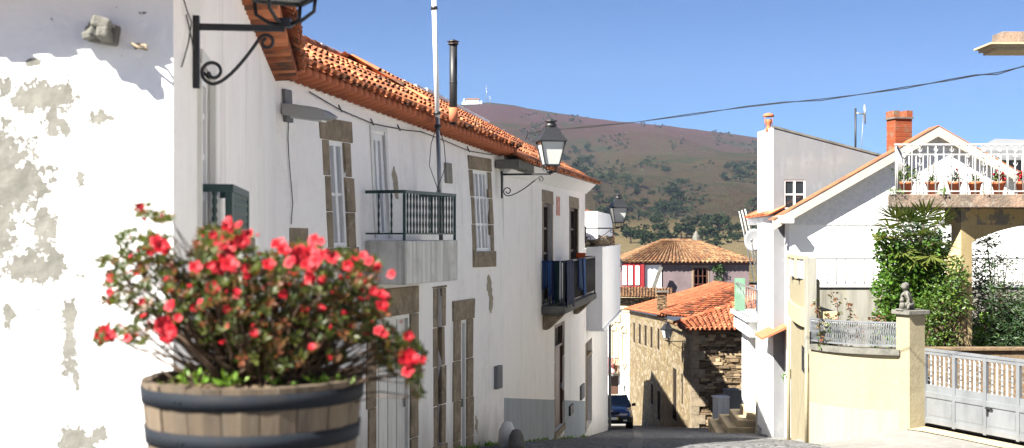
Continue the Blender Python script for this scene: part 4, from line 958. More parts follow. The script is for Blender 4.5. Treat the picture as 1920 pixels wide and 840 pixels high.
# ---- car ---------------------------------------------------------------------------
def car(cx,cy,rz):
    gz=zg(cx,cy); sl_=-.146
    def T(x,y,z):   # x right, y back from nose (0..4), z up
        c_,s_=math.cos(rz),math.sin(rz); X=cx+x*c_-y*s_; Y=cy+x*s_+y*c_; return Vector((X,Y,gz+sl_*(Y-cy)+z))
    t=thing('parked_car',T(0,0,0),'dark blue small car facing uphill, half hidden behind the white wall','car')
    paint=pmat('dark_blue_car_paint',(.012,.03,.12),(),.22,spec=.7); paint.node_tree.nodes['Principled BSDF'].inputs['Coat Weight'].default_value=.6
    dark=pmat('black_plastic',(.012,.012,.013),(),.5); glassc=pmat('car_glass',(.02,.035,.05),(),.06,spec=.9)
    st=[(0,.60,.34,.66),(.12,.74,.22,.74),(.5,.82,.20,.86),(1.0,.84,.20,.95),(1.5,.84,.20,.98),(2.6,.84,.20,.98),(3.6,.82,.22,.96),(3.95,.74,.30,.86)]
    mb=MB(); vs=[]; 
    for y,hw,zb,zt_ in st:
        vs += [T(-hw*.92,y,zb),T(-hw,y,zb+.15),T(-hw,y,lerp(zb,zt_,.65)),T(-hw*.93,y,zt_-.04),T(-hw*.6,y,zt_),T(0,y,zt_+.015),T(hw*.6,y,zt_),T(hw*.93,y,zt_-.04),T(hw,y,lerp(zb,zt_,.65)),T(hw,y,zb+.15),T(hw*.92,y,zb)]
    n=11; fs=[]
    for i in range(len(st)-1):
        for k in range(n): fs.append((i*n+k,i*n+(k+1)%n,(i+1)*n+(k+1)%n,(i+1)*n+k))
    fs += [tuple(range(n))[::-1],tuple(range((len(st)-1)*n,len(st)*n))]
    mb.add(vs,fs,.5,True)
    cab=[(1.05,.76,.95,.965),(1.75,.64,.96,1.40),(2.2,.62,.96,1.45),(3.2,.62,.96,1.42),(3.85,.74,.9,.95)]
    # roof panel and pillars
    vs=[]
    for y,hw,z in ((1.74,.60,1.385),(2.2,.60,1.45),(3.2,.58,1.43),(3.35,.56,1.40)): vs += [T(-hw,y,z-.03),T(-hw*.8,y,z),T(hw*.8,y,z),T(hw,y,z-.03)]
    mb.add(vs,[(i*4+k,i*4+k+1,i*4+5+k,i*4+4+k) for i in range(3) for k in range(3)],.5,True)
    for s in (-1,1):
        mb.bar(T(s*.78,1.02,.93),T(s*.62,1.76,1.39),.06); mb.bar(T(s*.78,3.75,.93),T(s*.58,3.33,1.39),.10); mb.bar(T(s*.80,2.4,.95),T(s*.61,2.4,1.42),.06); mb.bar(T(s*.62,1.76,1.39),T(s*.58,3.33,1.39),.06)
    mb.build('body',paint,t)
    mb=MB(); q=[T(-.76,1.06,.94),T(.76,1.06,.94),T(.60,1.76,1.385),T(-.60,1.76,1.385)]; mb.hexa([p+Vector((0,.0,0)) for p in q]+[p+Vector((0,.04,-.02)) for p in q]); mb.build('windscreen',glassc,t)
    for s in (-1,1):
        mb=MB(); q=[T(s*.785,1.15,.95),T(s*.785,3.65,.95),T(s*.60,3.3,1.38),T(s*.62,1.8,1.38)]; mb.hexa([p for p in q]+[p-(T(s,0,0)-T(0,0,0))*.03 for p in q]); mb.build('side_window',glassc,t)
        mb=MB(); mb.hexa([T(s*.38,.07,.60),T(s*.74,.17,.60),T(s*.74,.26,.60),T(s*.38,.2,.60),T(s*.42,.10,.73),T(s*.74,.20,.75),T(s*.74,.3,.75),T(s*.42,.2,.73)]); mb.build('headlight',pmat('headlight_glass',(.62,.64,.62),(),.1,spec=.9),t,bevel=.01)
        mb=MB(); mb.hexa([T(s*.84,1.35,.93),T(s*1.0,1.35,.95),T(s*1.0,1.47,.95),T(s*.84,1.47,.93),T(s*.84,1.33,1.04),T(s*1.0,1.35,1.07),T(s*1.0,1.45,1.07),T(s*.84,1.45,1.04)]); mb.build('wing_mirror',dark,t,bevel=.015)
        for yy in (.72,3.2):
            mb=MB(); c=T(s*.76,yy,.29); ax=(T(s,yy,0)-T(0,yy,0)).normalized()
            mb.tube([c-ax*.10,c-ax*.085,c+ax*.085,c+ax*.10],[.25,.29,.29,.25],18); w_=mb.build('wheel',dark,t)
            mb=MB(); mb.tube([c+ax*.07,c+ax*.105],[.19,.17],12); mb.build('rim',M['galv'],w_)
    mb=MB(); mb.hexa([T(-.76,-.04,.24),T(.76,-.04,.24),T(.8,.2,.24),T(-.8,.2,.24),T(-.76,-.06,.50),T(.76,-.06,.50),T(.8,.2,.50),T(-.8,.2,.50)]); mb.build('bumper',dark,t,bevel=.05)
    mb=MB(); mb.box(T(0,.03,.62),(.62,.08,.10),rz); mb.build('grille',dark,t,bevel=.01)
    pl=MB(); pl.box(T(0,-.075,.42),(.50,.02,.11),rz); p_=pl.build('number_plate',M['white_paint'],t)
    mb=MB(); mb.box(T(.225,-.087,.42),(.05,.006,.11),rz); mb.build('yellow_strip',pmat('yellow_plate_paint',(.7,.5,.03),(),.5),p_)
    mb=MB(); mb.lathe([(.05,0),(.05,.01),(.03,.014)],(0,0,0),12)
    for v in mb.v: v.xyz=T(v.x,-.0-v.z*1-.0+.05,.70+v.y)
    mb.build('badge',M['galv'],t)
    for s in (-1,1): 
        mb=MB(); mb.box(T(s*.52,-.065,.34),(.16,.02,.07),rz); mb.build('fog_lamp',M['lampglass'],t)
    return t
car(4.02,51.4,R(-3))

# ---- far end of the street ------------------------------------------------------------
# stone house: long rubble facade
wS=pxwall(1297,53.6,1180,76)      # near corner first
zgS=lambda u: zg(*wS.P(u,0).xy)-.4
uM=wS.inv(1252,690)[0]
zS=lambda u: lerp(-3.95,-3.95,u/uM) if u<=uM else lerp(-3.95,-4.52,(u-uM)/(wS.L-uM))
tS=thing('stone_house',(wS.p0.x,wS.p0.y,-8.1),'long rubble stone house with row of narrow upper windows and orange tiled roof','house')
ups=[]
for (x0,x1,y0,y1) in ((1232,1237,617,658),(1219,1224,614,654),(1208,1213,611,650),(1197,1202,609,647),(1187,1191,606,644)): ups.append(wS.R(x0,x1,y0,y1,ref=x1))
low=[wS.R(1261,1269,693,792,ref=1269),wS.R(1233,1238,735,790,ref=1238),wS.R(1221,1225,722,760,ref=1225),wS.R(1277,1281,702,760,ref=1281)]
mb=MB(); facade(wS,mb,0,wS.L,zgS,zS,ups+low,.22); mb.build('wall',M['rubble'],tS)
for i,q in enumerate(ups+low):
    nm='window' if i<5 or i in (7,8) else 'door'
    mb=MB(); wS.box(mb,q[0],q[1],q[2],q[3],-.08,-.03); mb.build(nm,M['matte_dark'],tS)
    mb=MB(); wS.box(mb,q[0]-.12,q[0]-.002,q[2],q[3],-.1,.015); wS.box(mb,q[1]+.002,q[1]+.12,q[2],q[3],-.1,.015); wS.box(mb,q[0]-.14,q[1]+.14,q[3]+.002,q[3]+.18,-.1,.02); wS.box(mb,q[0]-.12,q[1]+.12,q[2]-.1,q[2]-.002,-.1,.03); mb.build('surround',M['granite'],tS)
# near end wall of schist facing the camera
cS=wS.p0; wX=Wall((cS.x,cS.y),(1440/1-960 and (480/F*53.6),53.6))
mb=MB(); zt_=-3.93
mb.add([wX.P(0,-8.6),wX.P(wX.L,-8.6),wX.P(wX.L,zt_),wX.P(0,zt_)],[(0,1,2,3)],.5); mb.build('end_wall',M['slate'],tS)
mb=MB(); g=random.Random(8); z=-8.3
while z<zt_-.1:
    h=g.uniform(.05,.15); u=.02
    while u<wX.L-.1:
        l=g.uniform(.15,.55); 
        if g.random()<.75: rough_block(mb,wX,u,min(u+l,wX.L),z,z+h*.92,-.05,g.uniform(.01,.075),g,.022)
        u+=l+.01
    z+=h+.012
mb.build('schist_stones',M['slate_stone'],tS)
mb=MB(); z=-8.2; k=0
while z<-4.1:
    h=g.uniform(.25,.42); l=(.55,.3)[k%2]; rough_block(mb,wS,-.04,l,z,z+h*.96,-.2,.03,g,.012); rough_block(mb,wX,-.02,(.3,.55)[k%2],z,z+h*.96,-.2,.085,g,.012); z+=h; k+=1
mb.build('quoins',M['granite'],tS)
C0=wS.P(uM,-3.82,.25); Fe=wS.P(wS.L+.4,-4.42,.25); PKn=W(1383,536,66); PKf=W(1338,530,77)
mb=MB(); tiles(mb,Fe,C0,PKf,PKn,70,26,.05,31,jit=.6); mb.build('street_roof_slope',M['tile_red'],tS)
mb=MB(); tiles(mb,C0,W(1452,604,60),PKn,PKn+Vector((.8,0,0)),34,16,.07,32); mb.build('hip_roof_slope',M['tile'],tS)
mb=MB(); ridge_tiles(mb,C0,PKn,20,.14); ridge_tiles(mb,PKn,PKf,14,.13); mb.build('ridge',M['tile_red'],tS)
mb=MB(); tiles(mb,W(1285,619,52.9),W(1440,617,52.9),W(1268,606,56.0),W(1425,556,58),17,9,.09,33,jit=1.4); mb.build('lower_roof',M['tile_red'],tS)
mb=MB(); ridge_tiles(mb,W(1266,608,55.6),W(1410,560,58),14,.15); 
E=[W(1266,609,55.6),W(1288,620,52.9)]
mb.build('lower_ridge',M['tile_red'],tS)
mb=MB(); tiles(mb,wS.P(uM,-3.98,.28),wS.P(-.15,-4.02,.28),W(1262,606,57),W(1272,607,55),12,3,.07,35); mb.build('edge_roof',M['tile_old'],tS)
mb=MB(); mb.add([W(1283,622,53.5),W(1440,622,53.5),W(1440,622,57),W(1283,622,57)],[(0,1,2,3)]); mb.build('soffit',M['wood_brown'],tS)
# chimney on it
p=W(1241,578,64); k=64/F; t=thing('stone_chimney',p,'small dark stone chimney with flat slab cap on the smooth orange roof','chimney')
mb=MB(); mb.box(p+Vector((0,0,6*k)),(17*k,17*k,46*k)); mb.build('stack',M['slate'],t)
mb=MB(); mb.box(p+Vector((0,0,31.5*k)),(24*k,24*k,2.4*k)); mb.build('cap',M['stone_grey'],t)
# lantern on the stone house
wS2=Wall(wS.p0,(wS.p0.x-.01,wS.p0.y+.0),) if False else wS
ul=wS.inv(1284,640)[0]; lantern(wS,ul,wS.inv(1284,640)[1],.78,'distant wall lantern with bluish glass on the corner of the rubble stone house',brk=.4,sc_=.8)
# hip roofed mauve house
x0,x1=W(1172,0,95).x,W(1412,0,95).x; yb=95; zE=W(0,491,95).z
t=thing('hip_roofed_house',(x0,yb,-14),'mauve walled house with old brown hip roof and red framed windows at left','house')
mb=MB(); mb.hexa([(x0+.3,yb,-14),(x1-.3,yb,-14),(x1-.3,yb+9,-14),(x0+.3,yb+9,-14),(x0+.3,yb,zE),(x1-.3,yb,zE),(x1-.3,yb+9,zE),(x0+.3,yb+9,zE)],.5); mb.build('wall',M['mauve'],t)
ra=W(1240,456,99.5); rb=W(1303,449,99.5); ra.z=rb.z=W(0,451,99.5).z
eL=Vector((x0-.3,yb-.4,zE-.03)); eR=Vector((x1+.3,yb-.4,zE-.03)); eLb=Vector((x0-.3,yb+9.4,zE)); eRb=Vector((x1+.3,yb+9.4,zE))
mb=MB(); tiles(mb,eL,eR,ra,rb,32,12,.09,41); tiles(mb,eLb,eL,ra,ra+Vector((0,.02,0)),20,12,.09,42); tiles(mb,eR,eRb,rb,rb+Vector((0,.02,0)),20,12,.09,43); tiles(mb,eRb,eLb,rb,ra,24,6,.06,44)
ridge_tiles(mb,eR,rb,26,.13); ridge_tiles(mb,eL,ra,20,.13); ridge_tiles(mb,ra,rb,9,.14); mb.build('roof',M['tile_old'],t)
mb=MB(); mb.hexa([(x0-.2,yb-.25,zE-.22),(x1+.2,yb-.25,zE-.22),(x1+.2,yb+.0,zE-.22),(x0-.2,yb+.0,zE-.22),(x0-.2,yb-.25,zE-.06),(x1+.2,yb-.25,zE-.06),(x1+.2,yb+.0,zE-.06),(x0-.2,yb+.0,zE-.06)]); mb.build('eave_board',M['wood_red'],t)
mb=MB(); mb.lathe([(.34,-.1),(.30,.25),(.12,.62),(.05,.75)],rb+Vector((.1,0,0)),8,False); mb.build('finial',M['stone_grey'],t)
wH=Wall((x0+.3,yb),(x1-.3,yb)); 
M['redpaint']=pmat('red_window_paint',(.26,.02,.026),[((.16,.02,.02),4,(1,1,1),.45,.7,.6)],.6)
mb=MB(); a=wH.inv(1166,500)[0]; b=wH.inv(1207,500)[0]; wH.box(mb,a,b,W(0,538,95).z,zE-.1,.003,.35); mb.build('red_gallery',M['redpaint'],t)
for px in (1171,1182,1195):
    u=wH.inv(px,500,.36)[0]; z0_,z1_=W(0,534,95).z,W(0,498,95).z; window(wH,u-.15,u+.15,z0_,z1_,t,M['white_paint'],M['white_paint'],.38,2,3,.05,.03)
mb=MB(); wH.box(mb,wH.inv(1163,0,.3)[0],wH.inv(1210,0)[0],W(0,560,95).z,W(0,539,95).z,.003,.30); mb.build('gallery_base',M['cream_pink'],t)
mb=MB(); u0_,u1_=wH.inv(1209,0)[0],wH.inv(1240,0)[0]; wH.box(mb,u0_,u1_,-8,zE-.1,.003,.10); mb.build('white_panel',M['plaster_clean'],t)
q=wH.R(1300,1326,502,548); window(wH,q[0],q[1],q[2],q[3],t,M['wood_red'],M['glass_dark'],.04,3,3,.07,.05)
mb=MB(); wH.box(mb,q[0]-.14,q[1]+.14,q[2],q[3]+.15,.002,.03); mb.build('window_surround',M['granite'],t)
o=MB(); o.hexa([W(1218,550,94.0),W(1226,550,94.0),W(1226,550,94.3),W(1218,550,94.3),W(1236,499,94.0),W(1243,501,94.0),W(1243,501,94.3),W(1236,499,94.3)]); tag(o.build('weathered_board',M['stone_grey']),'weathered pale plank leaning against the mauve wall beside the red windows','plank')
g=random.Random(17); mb=MB(); c=W(1349,512,94.8); crown(mb,c,.62,420,.14,g,(1,.25,1.4)); o=mb.build('wall_creeper',M['dark_leaf']); tag(o,'dark rounded creeper growing on the mauve wall right of its barred window','creeper')
# low building with ragged tile edge between lantern and stone house
t=thing('low_tiled_building',W(1190,600,85),'low dark walled building with a curved tiled edge below the red windows','building')
mb=MB(); mb.hexa([W(1140,640,86),W(1262,640,86),W(1262,640,92),W(1140,640,92),W(1140,558,86),W(1262,558,86),W(1262,558,92),W(1140,558,92)],.5); mb.build('wall',M['slate'],t)
mb=MB(); tiles(mb,W(1150,556,85.6),W(1262,559,85.6),W(1150,538,91),W(1262,541,91),20,6,.08,51); mb.build('roof',M['tile_old'],t)
# column stump with stacked tiles
t=thing('stone_gatepost',W(1149,575,81),'rough stone gatepost topped with stacked old tiles beside the far lantern','post')
mb=MB(); g=random.Random(12)
for k in range(9): mb.box(W(1149+g.uniform(-1,1),577-k*7,80.8),(.42+g.uniform(-.1,.1),.5,.24),g.uniform(-.3,.3))
mb.build('post',M['rubble'],t)
mb=MB()
for k in range(7): mb.box(W(1149+g.uniform(-2,2),512-k*3.2,80.8),(.62+g.uniform(-.1,.1),.5,.07),g.uniform(-.3,.3),0,g.uniform(-.1,.1))
mb.build('stacked_tiles',M['tile_old'],t)
# ornate white house at the bend
wO=pxwall(1132,79.5,1181,78.0)
t=thing('ornate_house',(wO.p0.x,wO.p0.y,-11.8),'tall white house with carved stone window frames at the street bend, beyond the car','house')
zO=wO.inv(1160,579)[1]; zb0=-12.2
wins=[wO.R(1149,1154,622,668),wO.R(1168,1173,626,676)]; dO=wO.R(1141,1160,700,775); sm_=wO.R(1168.5,1172.5,722,738)
mb=MB(); facade(wO,mb,0,wO.L,zb0,zO,wins+[dO,sm_],.2); shell(mb,wO,0,wO.L,zb0,zO,5); mb.quad(wO.P(0,zO),wO.P(wO.L,zO),bk(wO,wO.L,zO,5),bk(wO,0,zO,5),.5); mb.build('wall',M['plaster_clean'],t)
M['carved']=pmat('carved_tan_stone',(.46,.38,.24),[((.26,.2,.12),6,(1,1,1),.45,.7,.8)],.9,.6,10,.03)
for q in wins:
    window(wO,q[0],q[1],q[2],q[3],t,M['white_paint'],M['glass_pale'],-.06,2,4,.03,.02)
    mb=MB(); g=random.Random(int(q[0]*50))
    wO.box(mb,q[0]-.10,q[0],q[2]-.1,q[3]+.1,-.1,.05); wO.box(mb,q[1],q[1]+.10,q[2]-.1,q[3]+.1,-.1,.05); wO.box(mb,q[0]-.16,q[1]+.16,q[3]+.1,q[3]+.25,-.05,.10); wO.box(mb,q[0]-.14,q[1]+.14,q[2]-.25,q[2]-.1,-.05,.08)
    for k in range(9): mb.ball(wO.P(lerp(q[0]-.12,q[1]+.12,k/8),q[3]+.32+.22*math.sin(math.pi*k/8),.05),.085,6,4,(1,.6,1),.2)
    for k in range(5): mb.ball(wO.P(lerp(q[0],q[1],k/4),q[2]-.34-.12*math.sin(math.pi*k/4),.04),.08,6,4,(1,.6,1),.2)
    mb.build('carved_frame',M['carved'],t)
mb=MB(); q=wO.R(1156,1161,588,700); wO.box(mb,q[0],q[1],q[2],q[3]-.5,-.05,.06); wO.box(mb,q[0]-.15,q[1]+.15,q[3]-.5,q[3],-.05,.12); mb.build('pilaster',M['carved'],t)
mb=MB(); wO.box(mb,-.1,wO.L+.1,zO,zO+.18,-.2,.14); wO.box(mb,-.02,wO.L+.05,zO-.18,zO,-.05,.07); mb.build('cornice',M['carved'],t)
q=wO.R(1163,1181,698,704); mb=MB(); wO.box(mb,q[0],q[1],q[2],q[3],-.02,.03); mb.build('string_course',M['carved'],t)
mb=MB(); wO.box(mb,dO[0],dO[1],dO[2],dO[3],-.2,-.12); mb.build('door',M['wood_brown'],t)
M['redrail']=pmat('red_iron',(.22,.03,.035),(),.6)
q=wO.R(1141,1162,668,698); mb=MB(); wO.box(mb,q[0],q[1],q[2]-.12,q[2],.002,.62); mb.build('balcony_slab',M['stone_grey'],t); rail_balcony(wO,q[0]+.03,q[1]-.03,q[2],.95,.58,t,M['redrail'],11,twist=False,bw=.035)
mb=MB(); g=random.Random(2); crown(mb,wO.P(q[1]-.3,q[2]+.35,.3),.33,120,.10,g); tag(mb.build('balcony_plant',M['vine']),'small reddish plant on the far red iron balcony','plant')

# ================================================================ RIGHT SIDE
wW=pxwall(1480,36,1391,48.0)     # street facade, near corner first
zgW=lambda u: zg(*wW.P(u,0).xy)-.3
tW=thing('gabled_white_house',(wW.p0.x,wW.p0.y,-5.6),'big bright white gabled house with cream rake boards and orange awning over its door','house')
ztU=.50; uU=wW.inv(1421,500)[0]; zLow=wW.inv(1412,597)[1]
ops=[wW.R(1405,1420,640,734,ref=1420), wW.R(1453,1462,672,795,ref=1462), wW.R(1471,1482,640,785,ref=1482) , wW.R(1439,1446,612,642,ref=1446)]
ops[2]=(.15,.75,ops[2][2],ops[2][3]-.2)
up=[wW.R(1451,1456,470,535,ref=1456)]
mb=MB(); facade(wW,mb,0,uU,zgW,ztU,ops+up,.22); facade(wW,mb,uU,wW.L,zgW,zLow,ops,.22) if False else None
facade(wW,mb,uU,wW.L,zgW,lambda u:zLow,[ops[0]],.25)
mb=MB(); o1=[o for o in ops if o[1]<uU]+up; o2=[o for o in ops if o[0]>=uU]
mid=[o for o in ops if o[0]<uU<o[1]]
facade(wW,mb,0,uU,zgW,lambda u:ztU,o1,.22); facade(wW,mb,uU,wW.L,zgW,lambda u:zLow,o2 or [],.3)
def bkW(u,z,d): q=wW.p0+wW.t*u-wW.n*d; return Vector((q.x,q.y,z))
mb.quad(wW.P(uU,zLow),bkW(uU,zLow,8),bkW(uU,ztU,8),wW.P(uU,ztU),.5)
mb.quad(wW.P(uU,zLow),wW.P(wW.L,zLow),bkW(wW.L,zLow,8),bkW(uU,zLow,8),.5)
mb.quad(wW.P(wW.L,-8),bkW(wW.L,-8,8),bkW(wW.L,zLow,8),wW.P(wW.L,zLow),.5)
mb.build('street_wall',M['plaster_clean'],tW)
print('o1',len(o1),'o2',len(o2))
for i,o in enumerate(ops):
    mb=MB(); wW.box(mb,o[0],o[1],o[2],o[3],-.30,-.24 if i==0 else -.18); mb.build('door' if i<3 else 'window',M['white_door'] if i in(1,2) else M['cement'],tW)
for o in up: window(wW,o[0],o[1],o[2],o[3],tW,M['white_paint'],M['glass_pale'],-.08,2,3)
# gable wall faces the camera
gx0=wW.p0.x; gx1=gx0+8.15; gy=36.0; ga=(gx0+gx1)/2; zA=2.72; zE=.42
wG=Wall((gx0,gy),(gx1,gy))
mb=MB(); mb.add([wG.P(0,-6),wG.P(wG.L,-6),wG.P(wG.L,.27),wG.P(0,.27)],[(0,1,2,3)],.5); mb.add([(gx1,gy,-6),(gx1,gy+1.2,-6),(gx1,gy+1.2,zE),(gx1,gy,zE)],[(0,1,2,3)],.5); mb.poly([(gx0,gy+.4,-6),(gx1,gy+.4,-6),(gx1,gy+.4,zE+.2),(ga,gy+.4,zA+.15),(gx0,gy+.4,zE+.2)],.5); mb.build('front_wall',M['plaster_clean'],tW)
rough=pmat('pebbledash',(.78,.77,.76),[((.66,.655,.65),9,(1,1,1),.45,.6,.7)],.95,1,22,.05)
mb=MB(); mb.add([wG.P(0,.27,.02),wG.P(wG.L,.27,.02),wG.P(wG.L,zE+.10,.02),(ga,gy-.02,zA+.16),wG.P(0,zE+.10,.02)],[(0,1,2,3,4)],.5); mb.add([wG.P(0,.27,.02),wG.P(wG.L,.27,.02),wG.P(wG.L,.27,-.1),wG.P(0,.27,-.1)],[(0,1,2,3)],.5); mb.build('gable_panel',rough,tW)
ov=.36
for s in (-1,1):
    ex=ga+s*(gx1-gx0)/2*1.13; ez=zE-.13*(zA-zE)+.10; az_=zA+.12
    mb=MB(); y0,y1=gy-ov,gy-ov+.10
    lo=[(ex,y0,ez-.10),(ga,y0,az_-.10),(ga,y0,az_+.19),(ex,y0,ez+.19)]; hi=[(x,y1,z) for x,y,z in lo]
    mb.hexa(lo+hi); 
    lo=[(ex,y0,ez-.0),(ga,y0,az_-.0),(ga,y0,az_+.04),(ex,y0,ez+.04)]; mb.hexa([(x,gy-ov+.1,z) for x,y,z in lo]+[(x,gy-.001,z) for x,y,z in lo]); mb.build('rake_board',M['rake'],tW)
    mb=MB(); lo=[(ex,gy-ov-.02,ez+.193),(ga,gy-ov-.02,az_+.193),(ga,gy+.40,az_+.193),(ex,gy+.40,ez+.193)]; mb.hexa(lo+[(x,y,z+.014) for x,y,z in lo]); mb.build('roof',M['tile'],tW)
# eave return / cornice at the street corner
mb=MB(); z=W(0,422,36).z
mb.hexa([(gx0-.30,gy-.55,z+.05),(gx0+.05,gy-.55,z+.05),(gx0+.05,gy+7,z+.05),(gx0-.30,gy+7.0,z+.05),(gx0-.42,gy-.6,z+.26),(gx0+.05,gy-.6,z+.26),(gx0+.05,gy+7,z+.26),(gx0-.42,gy+7,z+.26)])
for v in mb.v: v.x += (v.y-gy)*.0683
mb.build('eave_cornice',M['plaster_clean'],tW)
mb=MB(); tiles(mb,(gx0-.42,gy+.5,z+.30),(gx0+.12,gy+7.2,z+.30),(gx0+.0,gy+.5,z+.52),(gx0+.5,gy+7.2,z+.52),22,1,.06,62); mb.build('eave_tiles',M['tile_red'],tW)
# quoin strip of rough stones on street wall
mb=MB(); g=random.Random(14); q=wW.R(1432,1447,466,552,ref=1447)
z=q[2]
while z<q[3]:
    h=g.uniform(.12,.25)
    u=q[0]
    while u<q[1]:
        l=g.uniform(.2,.5); rough_block(mb,wW,u,u+l,z,z+h*.93,-.05,g.uniform(.03,.09),g,.03); u+=l
    z+=h
mb.build('decorative_stones',M['carved'],tW)
# drainpipe, door frame band, lintel panels
mb=MB(); u=wW.inv(1429,700)[0]; mb.tube([wW.P(u,zgW(u)+.3,.07),wW.P(u,-2.6,.07)],.05,8); mb.build('drainpipe',M['white_paint'],tW)
mb=MB(); wW.box(mb,uU-.3,wW.L+.1,zLow-.02,zLow+.12,-.5,.42); wW.box(mb,uU+.0,wW.L+.0,zLow-.55,zLow-.02,.003,.30); mb.build('balcony_slab',M['plaster_clean'],tW,bevel=.02)
o=ops[0]; mb=MB(); wW.box(mb,o[0]-.2,o[0]-.002,o[2],o[3],-.1,.05); wW.box(mb,o[1]+.002,o[1]+.22,o[2],o[3],-.1,.05); wW.box(mb,o[0]-.2,o[1]+.22,o[3]+.002,o[3]+.2,-.1,.055); mb.build('door_surround',M['plaster_clean'],tW)
# green balcony frame and thin rail
mb=MB(); ua=wW.inv(1443,590)[0]; ub=wW.L-1.2; z=zLow+.12
rail_balcony(wW,ua,ub,z,1.05,.36,tW,M['galv'],14,twist=False,bw=.018)
u=wW.inv(1418,590,.36)[0]
mb=MB(); wW.box(mb,ub-.06,ub+.02,z,z+1.2,.02,.40); mb.build('green_panel',pmat('faded_green_panel',(.10,.22,.13),[((.2,.3,.22),3,(1,1,1),.4,.7,.6)],.6),tW)
# letters on the slab edge
def text(body,size,loc,rot,mat,name,par,ext=.004,align='CENTER'):
    cu=bpy.data.curves.new(name,'FONT'); cu.body=body; cu.size=size; cu.extrude=ext; cu.align_x=align
    tmp=bpy.data.objects.new(name+'_src',cu); C.objects.link(tmp); dg=bpy.context.evaluated_depsgraph_get(); me=bpy.data.meshes.new_from_object(tmp.evaluated_get(dg)); bpy.data.objects.remove(tmp)
    me.materials.clear(); me.materials.append(mat); o=bpy.data.objects.new(name,me); C.objects.link(o)
    o.parent=par; o.location=Vector(loc)-ORG[par.name]; o.rotation_euler=rot; ORG[o.name]=ORG[par.name]; return o
grey_letter=pmat('grey_lettering',(.22,.22,.24),(),.7)
ul_=wW.L-.72; pl_=wW.P(ul_,zLow-.26,.306); rot=(R(90),0,math.atan2(-wW.t.y,-wW.t.x))
text('BAR',.26,pl_,rot,grey_letter,'lettering',tW); text('CUT',.26,wW.P(ul_,zLow-.52,.306),rot,grey_letter,'lettering',tW)
# orange awning over the doors
mb=MB(); a=wW.R(1462,1482,612,640,ref=1480); ua,ub=.05,1.9; zt_=W(0,612,36).z
mb.hexa([wW.P(ua,zt_-.40,.75),wW.P(ub,zt_-.40,.75),wW.P(ub,zt_-.05,.02),wW.P(ua,zt_-.05,.02),wW.P(ua,zt_-.34,.75),wW.P(ub,zt_-.34,.75),wW.P(ub,zt_+.02,.02),wW.P(ua,zt_+.02,.02)]); mb.build('awning',M['terracotta'],tW)
# satellite dish
p=W(1414,451,41.5)
t=thing('satellite_dish',p+Vector((.2,.3,0)),'pale grey satellite dish under the orange tipped eave of the white house','satellite dish')
mb=MB(); ax=Vector((-.35,-.92,.25)).normalized(); s1=ax.cross(Vector((0,0,1))).normalized(); s2=s1.cross(ax); prof=[(0,.0),(.12,.01),(.24,.04),(.34,.09),(.345,.075),(.24,.02),(.12,-.012),(0,-.02)]
vs=[];n=20
for r_,h in prof:
    for k in range(n): a=2*math.pi*k/n; vs.append(p+(s1*math.cos(a)*r_*.92+s2*math.sin(a)*r_*1.12)+ax*h)
mb.add(vs,[(i*n+k,i*n+(k+1)%n,(i+1)*n+(k+1)%n,(i+1)*n+k) for i in range(len(prof)-1) for k in range(n)],.5,True); mb.build('reflector',M['cement'],t)
mb=MB(); mb.tube([p-s2*.36+ax*.08,p+ax*.45-s2*.1],.014,6); mb.tube([p+ax*.40-s2*.12,p+ax*.50-s2*.08],.04,8); mb.tube([p-ax*.02,p-ax*.3,p-ax*.3+Vector((.35,.4,-.1))],.025,6); mb.build('feed_arm',M['galv'],t)
# leaning poles
for i,(a,b,lab) in enumerate((((1386,396),(1415,530),'leftmost of the thin metal rods leaning towards the green balcony'),((1391,394),(1421,520),'middle one of the three thin metal rods leaning towards the green balcony'),((1397,392),(1424,512),'rightmost of the thin metal rods leaning towards the green balcony'))):
    mb=MB(); mb.tube([W(*a,44.5-i*.2),W(*b,44.8-i*.2)],.03,6); tag(mb.build('thin_rod',M['lampgrey'] if i else M['galv']),lab,'rod')
mb=MB(); p=W(1425,590,43.8); mb.lathe([(.10,0),(.14,.25),(.13,.9),(.08,1.3),(.05,1.7),(.02,1.9)],p,8); tag(mb.build('folded_parasol',fb['navy']),'dark folded parasol standing on the green framed balcony','parasol')
# steps
for k in range(1): pass
t=thing('entrance_steps',W(1390,797,46.5),'short flight of cream stone steps climbing to the white house door','steps'); 
mb=MB(); us=wW.inv(1420,740)[0]; 
for k in range(4):
    h=.24*(k+1); o1_=1.35-.34*k; zg0=zg(*wW.P(us+2,0,.8).xy)-.2
    wW.box(mb,us-.2+.35*k*.2,us+3.6-.42*k,zg0,zg0+.2+h,.003+0.0,o1_)
mb.build('treads',M['sand_stone'],t,bevel=.03)
mb=MB(); u=wW.inv(1426,720)[0]; 
M['mosaic']=cells('pebble_mosaic',((.55,.5,.4),(.3,.27,.2),(.65,.62,.5)),(.2,.17,.12),9,(1,1,1),.6,.02)
wW.box(mb,u-.1,u+.55,-7.0,-5.3,.003,.10); mb.build('mosaic_panel',M['mosaic'],t)
